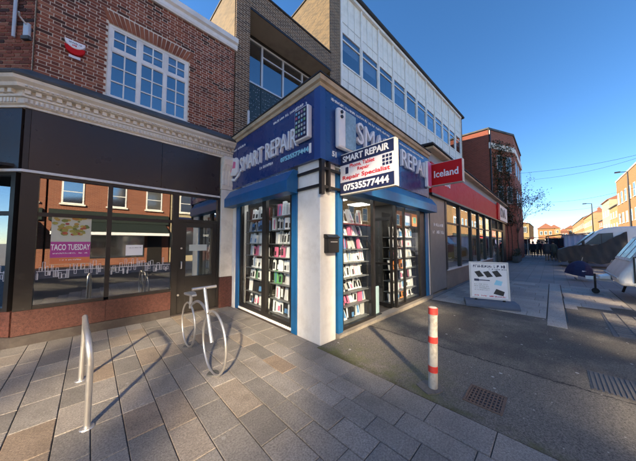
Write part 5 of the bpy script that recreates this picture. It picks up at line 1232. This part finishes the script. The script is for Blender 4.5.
stall(36.5, 3.2, 1.2, 2.2, 2.1, M['tarp'], 'dark stall with hanging clothes beside the red brick building', None, cloth, 6)
stall(54, 2.6, 3.0, 2.5, 2.3, redc, 'red canopied stall farthest away on the left', None, bpy.data.materials['red_white_goods'], 7)
stall(35.0, -.9, 2.6, 3.0, 2.2, M['tarp_navy'], 'navy canopied stall behind the dark clothes stall', None, cloth, 8)
stall(58, -.4, 3.0, 2.5, 2.3, M['tarp'], 'dark canopied stall farthest away in the middle', None, None, 9)
def person(loc, rz, label, coat, legs, hair, hgt=1.70, step=.16, coat_len=.80, seed=0, bag=None):
    t_ = thing('person', label, 'person', loc, rz, world=False)
    s_ = hgt/1.75; V = []; E = []; Rr = []
    def v(x, y, z, r): V.append((x*s_, y*s_, z*s_)); Rr.append(r*s_); return len(V)-1
    pel = v(0,0,.95,.15); wa = v(0,0,1.12,.145); ch = v(0,.01,1.32,.165); nk = v(0,.0,1.48,.062); hd = v(0,.02,1.60,.088); tp_ = v(0,.02,1.70,.075)
    E += [(pel,wa),(wa,ch),(ch,nk),(nk,hd),(hd,tp_)]
    for sd in (-1, 1):
        st_ = step*sd
        hp_ = v(.10*sd,0,.90,.10); kn = v(.10*sd,st_*.6+.03,.50,.07); an = v(.10*sd,st_,.09,.045); to = v(.105*sd,st_+.15,.035,.035)
        E.extend([(pel,hp_),(hp_,kn),(kn,an),(an,to)])
        sh = v(.17*sd,0,1.40,.07); el = v(.24*sd,-st_*.3-.02,1.13,.052); wr = v(.23*sd,-st_*.6+.06,.90,.036); hn = v(.225*sd,-st_*.6+.09,.81,.038)
        E.extend([(ch,sh),(sh,el),(el,wr),(wr,hn)])
    me = bpy.data.meshes.new('body'); me.from_pydata(V, E, []); o = bpy.data.objects.new('body', me); COL.objects.link(o)
    sk = o.modifiers.new('skin', 'SKIN')
    for i, d in enumerate(me.skin_vertices[0].data): d.radius = (Rr[i], Rr[i]*.85); d.use_root = (i == 0)
    sb = o.modifiers.new('subsurf', 'SUBSURF'); sb.levels = 2; sb.render_levels = 2
    dg = bpy.context.evaluated_depsgraph_get(); dg.update(); m2 = bpy.data.meshes.new_from_object(o.evaluated_get(dg)); bpy.data.objects.remove(o)
    for mm in (coat, legs, M['skin'], M['black_metal']): m2.materials.append(mm)
    for p in m2.polygons:
        c = p.center/s_; p.use_smooth = True
        arm = abs(c.x) > .19
        p.material_index = 2 if (c.z > 1.475 or (arm and c.z < .86)) else 3 if c.z < .085 else 1 if (c.z < .93 and not arm) else 0
    b = link('body', m2, t_)
    hm = MB(); prof = [(.085,1.58),(.103,1.64),(.10,1.70),(.075,1.75),(.03,1.772)]
    hm.lathe([(r*s_, z*s_) for r, z in prof], 0, -.005, 14); obj('hair', hm, hair, t_, smooth=True)
    f = MB(); f.lathe([(.012,1.59*s_),(.016,1.605*s_),(.008,1.635*s_)], 0, .108*s_, 8); obj('nose', f, M['skin'], t_, smooth=True)
    if coat_len:
        cm_ = MB(); prof = [(.20,1.43),(.205,1.30),(.19,1.12),(.205,.95),(.225,coat_len)]; vs = []; n_ = 20
        for r, z in prof:
            for k in range(n_): a = 2*math.pi*k/n_; vs.append((r*math.cos(a)*s_*(1 if z < 1.4 else .85), r*.78*math.sin(a)*s_, z*s_))
        fs = [(i*n_+k, i*n_+(k+1) % n_, (i+1)*n_+(k+1) % n_, (i+1)*n_+k) for i in range(len(prof)-1) for k in range(n_)]
        c_ = obj('coat', cm_.add(vs, fs), coat, t_, smooth=True); so = c_.modifiers.new('solidify', 'SOLIDIFY'); so.thickness = .012
    if bag: obj('bag', MB().box(.24*s_, .34*s_, -.08, .18, .45*s_, .78*s_).tube([(.29*s_,-.0,.78*s_),(.27*s_,.05,.84*s_),(.29*s_,.10,.78*s_)], .008, 6), bag, t_, bevel=.02)
ck = {n_: pm('cloth_'+n_, c, .85, .2, 10) for n_, c in (('black',(.03,.03,.034)),('charcoal',(.06,.06,.062)),('olive',(.09,.085,.06)),('navy',(.03,.04,.10)),('maroon',(.25,.03,.05)),('jeans',(.04,.06,.11)),('tan',(.25,.18,.11)),('purple',(.10,.03,.10)),('white',(.6,.6,.6)),('grey',(.12,.12,.12)))}
PPL = [((33.4,1.43,0), R(-90), 'person in a long black coat walking alone up the middle of the paving', 'black','black', .55, None),
       ((27.1,.32,0), R(-80), 'person in a charcoal coat, left of the pair nearest the stalls', 'charcoal','tan', .62, 'black'),
       ((27.6,-.06,0), R(-95), 'person in a dark olive coat, right of the pair nearest the stalls', 'olive','tan', .58, None),
       ((36.5,.80,0), R(85), 'person in a maroon jacket just behind the pair', 'maroon','jeans', .82, None),
       ((38.5,2.3,0), R(100), 'person in a navy jacket near the far left stall', 'navy','black', .85, 'white'),
       ((40.0,1.7,0), R(-90), 'person in a red-brown coat among the far crowd', 'purple','jeans', .75, None),
       ((40.5,.9,0), R(-85), 'person in a pale jacket among the far crowd', 'white','charcoal', .88, None),
       ((43.0,.3,0), R(90), 'person in a grey coat at the back of the crowd', 'grey','black', .7, None),
       ((39.0,-.4,0), R(-90), 'person in a navy coat beside the dark clothes stall', 'navy','jeans', .7, None),
       ((47.5,1.2,0), R(90), 'person in a tan coat at the far end of the paving', 'tan','black', .7, None),
       ((49.0,2.3,0), R(-90), 'person in a maroon coat behind the far left stall', 'maroon','black', .6, None),
       ((51.0,.4,0), R(80), 'person in a white top far off in the market', 'white','jeans', .88, None),
       ((35.0,2.25,0), R(70), 'person in a grey jacket by the brick building stall', 'grey','jeans', .8, 'navy'),
       ((53.0,1.7,0), R(-90), 'person in a black coat farthest off in the market', 'black','black', .6, None),
       ((34.5,1.00,0), R(75), 'far shopper in a jet black coat beside the dark stall', 'black','black', 0.77, None),
       ((37.2,1.90,0), R(-80), 'far shopper in a charcoal coat near the brick building', 'charcoal','black', 0.64, None),
       ((39.6,1.30,0), R(-90), 'far shopper in a navy coat in mid street', 'navy','black', 0.69, None),
       ((41.5,0.10,0), R(75), 'far shopper in a maroon coat by the red stall', 'maroon','black', 0.85, None),
       ((45.5,1.60,0), R(-90), 'far shopper in a olive coat left of mid street', 'olive','black', 0.69, None),
       ((46.5,0.70,0), R(-90), 'far shopper in a grey coat right of mid street', 'grey','black', 0.80, None),
       ((50.0,1.20,0), R(90), 'far shopper in a purple coat among the far stalls', 'purple','black', 0.80, None),
       ((55.0,1.90,0), R(75), 'far shopper in a tan coat at the street end', 'tan','black', 0.87, None),
       ((44.5,2.1,0), R(-90), 'person in a black jacket farthest left in the crowd', 'black','jeans', .85, None)]
for i, (l, rz, lab, c, lg, cl_, bg_) in enumerate(PPL):
    person(l, rz, lab, ck[c], ck[lg], M['hair'], 1.62 + .13*((i*37) % 10)/10, .1 + .1*((i*3) % 4)/4, cl_, i, ck[bg_] if bg_ else None)
